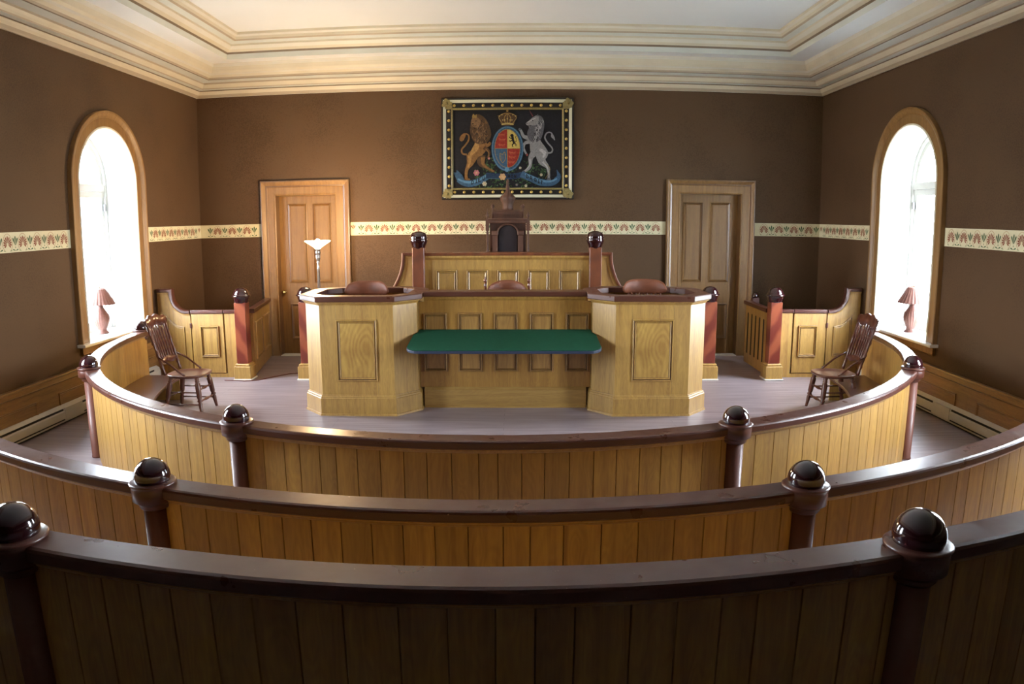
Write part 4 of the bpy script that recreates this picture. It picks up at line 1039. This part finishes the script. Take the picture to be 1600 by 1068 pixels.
ell(300, 270, 7, 5, 'p_black'); ell(268, 298, 9, 6, 'p_black'); stroke([(262, 315), (290, 322), (305, 312)], [3, 5, 2], 'p_black')
# unicorn
stroke([(1040, 600), (1075, 590), (1080, 550), (1030, 490), (1005, 440), (1025, 395), (1065, 390), (1085, 420)], [18, 16, 14, 15, 15, 14, 12, 16], 'p_uni')
blob([(1075, 400), (1100, 430), (1108, 470), (1085, 450), (1068, 430)], 'p_uni')
stroke([(960, 600), (975, 680), (1030, 740), (1045, 800), (1045, 860)], [110, 80, 38, 26, 24], 'p_uni'); ell(1046, 868, 22, 16, 'p_uni_d')
stroke([(900, 590), (860, 650), (855, 720), (840, 760), (780, 795)], [80, 50, 32, 24, 22], 'p_uni'); blob([(765, 800), (790, 780), (805, 795), (790, 806)], 'p_uni_d')
blob([(840, 400), (930, 380), (960, 470), (1010, 540), (1040, 600), (1010, 660), (950, 650), (910, 600), (860, 590), (850, 500)], 'p_uni')
stroke([(860, 480), (800, 500), (788, 550), (815, 610)], [46, 30, 22, 18], 'p_uni'); ell(822, 618, 11, 14, 'p_horn')
stroke([(860, 450), (790, 430), (765, 380), (750, 358)], [50, 34, 24, 24], 'p_uni'); ell(748, 356, 14, 12, 'p_uni_d')
blob([(830, 370), (880, 280), (910, 215), (970, 225), (998, 290), (990, 380), (960, 460), (900, 490), (850, 470), (825, 420)], 'p_uni_d')
blob([(815, 290), (850, 262), (885, 232), (930, 215), (945, 250), (930, 300), (890, 318), (855, 312), (830, 318), (812, 305)], 'p_uni')
stroke([(905, 510), (900, 470), (925, 410), (945, 330)], [36, 34, 22, 8], 'p_uni')
for _ in range(60):
    t = rnd.random(); x = 955+rnd.uniform(-30, 30)-60*t; y = 240+220*t
    stroke([(x, y), (x+12, y+14), (x+4, y+34)], [2, 6, 1.5], rnd.choice(('p_uni', 'p_uni_l', 'p_ground')), 3)
stroke([(950, 560), (1000, 600), (985, 650)], [20, 40, 10], 'p_uni_l'); stroke([(985, 690), (1030, 750), (1045, 820)], [20, 12, 8], 'p_uni_l'); stroke([(850, 665), (850, 720), (800, 780)], [16, 10, 6], 'p_uni_l')
stroke([(830, 285), (870, 262), (915, 240)], [8, 14, 6], 'p_uni_l'); ell(880, 268, 7, 5, 'p_black'); ell(822, 298, 5, 4, 'p_black')
stroke([(882, 225), (862, 190), (845, 160)], [11, 7, 2], 'p_horn'); stroke([(925, 222), (935, 200)], [14, 3], 'p_uni_d')
for a, b in (((838, 318), (845, 345)), ((850, 318), (846, 350))): stroke([a, b], [5, 1], 'p_uni')
stroke([(1010, 860), (1060, 760), (1000, 700)], [3, 3, 3], 'p_gold')
# garter ring, shield, crown
ell(621, 555, 165, 232, 'p_blue', 48); ell(621, 555, 158, 224, 'p_blue_l', 48); ell(621, 555, 153, 218, 'p_blue', 48)
ell(621, 552, 131, 198, 'p_gold', 48)
def quad_ell(sx, sy, mat, g=3):
    P = [(621+sx*g, 552+sy*g)]
    for k in range(13):
        a = pi/2*k/12; P.append((621+sx*(g+(126-g)*cos(a)), 552+sy*(g+(192-g)*sin(a))))
    blob(P, mat, False)
quad_ell(-1, -1, 'p_red'); quad_ell(1, -1, 'p_yellow', 1); quad_ell(-1, 1, 'p_blue'); quad_ell(1, 1, 'p_red')
for bx, by in ((565, 410), (570, 460), (565, 515), (675, 595), (672, 640), (665, 690)):   # small gold lions passant
    stroke([(bx-32, by+6), (bx-10, by), (bx+16, by+2), (bx+34, by-8)], [5, 10, 9, 4], 'p_red_l'); ell(bx-30, by-6, 9, 8, 'p_red_l', 8)
    for dx in (-22, -6, 10, 24): stroke([(bx+dx, by+4), (bx+dx-3, by+20)], [5, 3], 'p_red_l')
# black rampant lion on yellow
stroke([(672, 430), (680, 470), (690, 500)], [26, 22, 24], 'p_black'); ell(668, 420, 18, 17, 'p_black', 10)
for P_, w_ in (([(672, 450), (650, 445), (636, 428)], [12, 9, 8]), ([(674, 468), (650, 478), (640, 470)], [12, 8, 8]), ([(688, 500), (672, 515), (678, 538)], [14, 10, 7]), ([(692, 500), (708, 510), (706, 530)], [14, 9, 7]), ([(698, 490), (716, 470), (704, 440), (712, 425)], [6, 5, 5, 8])):
    stroke(P_, w_, 'p_black')
stroke([(637, 378), (636, 545)], [4, 4], 'p_gold_l')
# harp
stroke([(545, 600), (548, 660), (572, 700)], [6, 8, 5], 'p_gold'); stroke([(545, 600), (570, 612), (595, 590), (600, 660), (572, 700)], [5, 5, 6, 6, 5], 'p_gold')
for dx in (0, 10, 20, 30): stroke([(556+dx, 606), (562+dx*.7, 690-dx)], [1.6, 1.6], 'p_gold')
for k in range(22):     # lettering ticks of the garter
    a = pi*(.12+k*.0805)
    x = 621+142*cos(a+pi); y = 555+208*sin(a+pi)
    ell(x, y, 3.2, 5, 'p_blue_d', 6, a)
ell(615, 768, 22, 26, 'p_blue_l')
blob([(560, 312), (545, 250), (520, 215), (560, 215), (590, 190), (621, 185), (655, 190), (685, 215), (722, 215), (700, 250), (684, 312)], 'p_mane')
stroke([(562, 306), (621, 298), (684, 306)], [16, 18, 16], 'p_gold_l'); 
for P_ in ([(570, 296), (535, 240), (560, 205), (615, 190)], [(676, 296), (712, 240), (685, 205), (628, 190)], [(600, 292), (590, 240), (618, 195)], [(646, 292), (655, 240), (624, 195)], [(621, 292), (621, 190)]):
    stroke(P_, [7]*len(P_), 'p_gold')
for x, y in ((540, 222), (566, 208), (594, 262), (648, 262), (704, 222), (678, 208), (621, 250), (575, 262), (668, 262)): ell(x, y, 7, 7, 'p_gold_l', 8)
ell(621, 168, 12, 12, 'p_gold'); stroke([(621, 158), (621, 136)], [6, 6], 'p_gold'); stroke([(608, 148), (634, 148)], [6, 6], 'p_gold')
# motto ribbon
blob([(70, 800), (95, 795), (100, 770), (135, 800), (160, 830), (175, 880), (120, 900)], 'p_blue'); blob([(1165, 830), (1150, 800), (1125, 770), (1130, 830), (1100, 860), (1120, 890)], 'p_blue')
stroke([(110, 870), (180, 905), (260, 908), (340, 880), (420, 838)], [44, 62, 68, 66, 56], 'p_blue'); stroke([(110, 860), (180, 892), (260, 894), (340, 866), (420, 822)], [16, 22, 26, 24, 18], 'p_blue_l')
stroke([(400, 828), (520, 835), (620, 838), (700, 835), (800, 815)], [58, 54, 56, 56, 60], 'p_blue_d'); stroke([(430, 858), (530, 862), (640, 864)], [3, 3, 3], 'p_blue_l')
stroke([(760, 815), (860, 858), (960, 898), (1060, 908), (1130, 880), (1160, 830)], [62, 66, 70, 62, 46, 26], 'p_blue'); stroke([(800, 812), (880, 848), (960, 880), (1060, 890), (1130, 860)], [16, 22, 24, 22, 14], 'p_blue_l')
ST = {'D': [[(0, 0), (0, 1)], [(0, 1), (.5, .9), (.62, .5), (.5, .1), (0, 0)]], 'I': [[(.15, 0), (.15, 1)], [(0, 0), (.3, 0)], [(0, 1), (.3, 1)]], 'E': [[(0, 0), (0, 1)], [(0, 1), (.6, 1)], [(0, .52), (.45, .52)], [(0, 0), (.6, 0)]],
      'U': [[(0, 1), (0, .3), (.3, 0), (.6, .3), (.6, 1)]], 'M': [[(0, 0), (0, 1), (.35, .35), (.7, 1), (.7, 0)]], 'O': [[(.32, 0), (0, .25), (0, .75), (.32, 1), (.64, .75), (.64, .25), (.32, 0)]], 'N': [[(0, 0), (0, 1), (.6, 0), (.6, 1)]],
      'R': [[(0, 0), (0, 1)], [(0, 1), (.5, .95), (.55, .7), (.4, .5), (0, .48)], [(.3, .48), (.6, 0)]], 'T': [[(.3, 0), (.3, 1)], [(0, 1), (.6, 1)]]}
def word(txt, x0, y0, step, slope_, size, mat):
    x = x0; y = y0
    for ch in txt:
        for s_ in ST[ch]:
            pts = [(x+p[0]*size*.9-(p[1]-.5)*0, y-p[1]*size+p[0]*size*slope_) for p in s_]
            lay[0] += .00004
            for (a, b) in zip(pts, pts[1:]):
                d = (Vector(b)-Vector(a)).normalized(); nn = Vector((-d.y, d.x))*3.4; e = d*2.5
                mb.face([fr(*PX(*(Vector(a)+nn-e)), lay[0]), fr(*PX(*(Vector(b)+nn+e)), lay[0]), fr(*PX(*(Vector(b)-nn+e)), lay[0]), fr(*PX(*(Vector(a)-nn-e)), lay[0])], mat)
        x += step*(.62 if ch == 'I' else 1); y += slope_*step*(.62 if ch == 'I' else 1)
word('DIEU', 252, 918, 44, -.34, 34, 'p_black')
word('MON', 628, 852, 32, .0, 28, 'p_black')
word('DROIT', 815, 852, 41, .42, 34, 'p_black')
# roses and thistles
for x, y, r, m_ in ((303, 800, 30, 'p_pink'), (432, 655, 12, 'p_pink'), (385, 912, 24, 'p_cream'), (570, 842, 34, 'p_peach'), (752, 752, 13, 'p_cream'), (968, 822, 15, 'p_cream'), (810, 935, 14, 'p_cream'), (715, 925, 14, 'p_uni_d')):
    for k in range(6): ell(x+r*.6*cos(k*pi/3), y+r*.6*sin(k*pi/3), r*.5, r*.42, m_, 8, k)
    ell(x, y, r*.35, r*.35, 'p_peach', 8)
mb.build('painted_canvas', 'p_ground', root, fix=False)

# ------------------------------------------------------------ outdoors, seen over-bright through the glass
mb = MB(); mb.box(-60, 60, -50, 60, -.75, -.60, 'grass'); o = struct(mb, 'ground_lawn')
def tree(x, y, h, label, seed):
    root = thing('leafy_tree', label, 'tree', (x, y, -.6)); r_ = random.Random(seed)
    mb = MB(); mb.tube([(0, 0, 0), (.1, 0, h*.3), (0, .1, h*.6)], [.28, .2, .12], 10, 'bark'); mb.build('trunk', 'bark', root)
    mb = MB()
    for _ in range(1500):
        a = r_.uniform(0, 2*pi); e = r_.uniform(-1, 1); q = sqrt(1-e*e); R = h*.33*r_.uniform(.5, 1)
        c = Vector((R*q*cos(a), R*q*sin(a), h*.66+R*e*.9)); u = Vector((r_.uniform(-1, 1), r_.uniform(-1, 1), r_.uniform(-1, 1))).normalized()*.22; v = u.orthogonal().normalized()*.13
        mb.face([c-u, c+v, c+u, c-v], 'foliage')
    mb.build('foliage', 'foliage', root, fix=False)
tree(15, 15.5, 8.5, 'pale leafy tree outside the window on the unlit door side', 4)
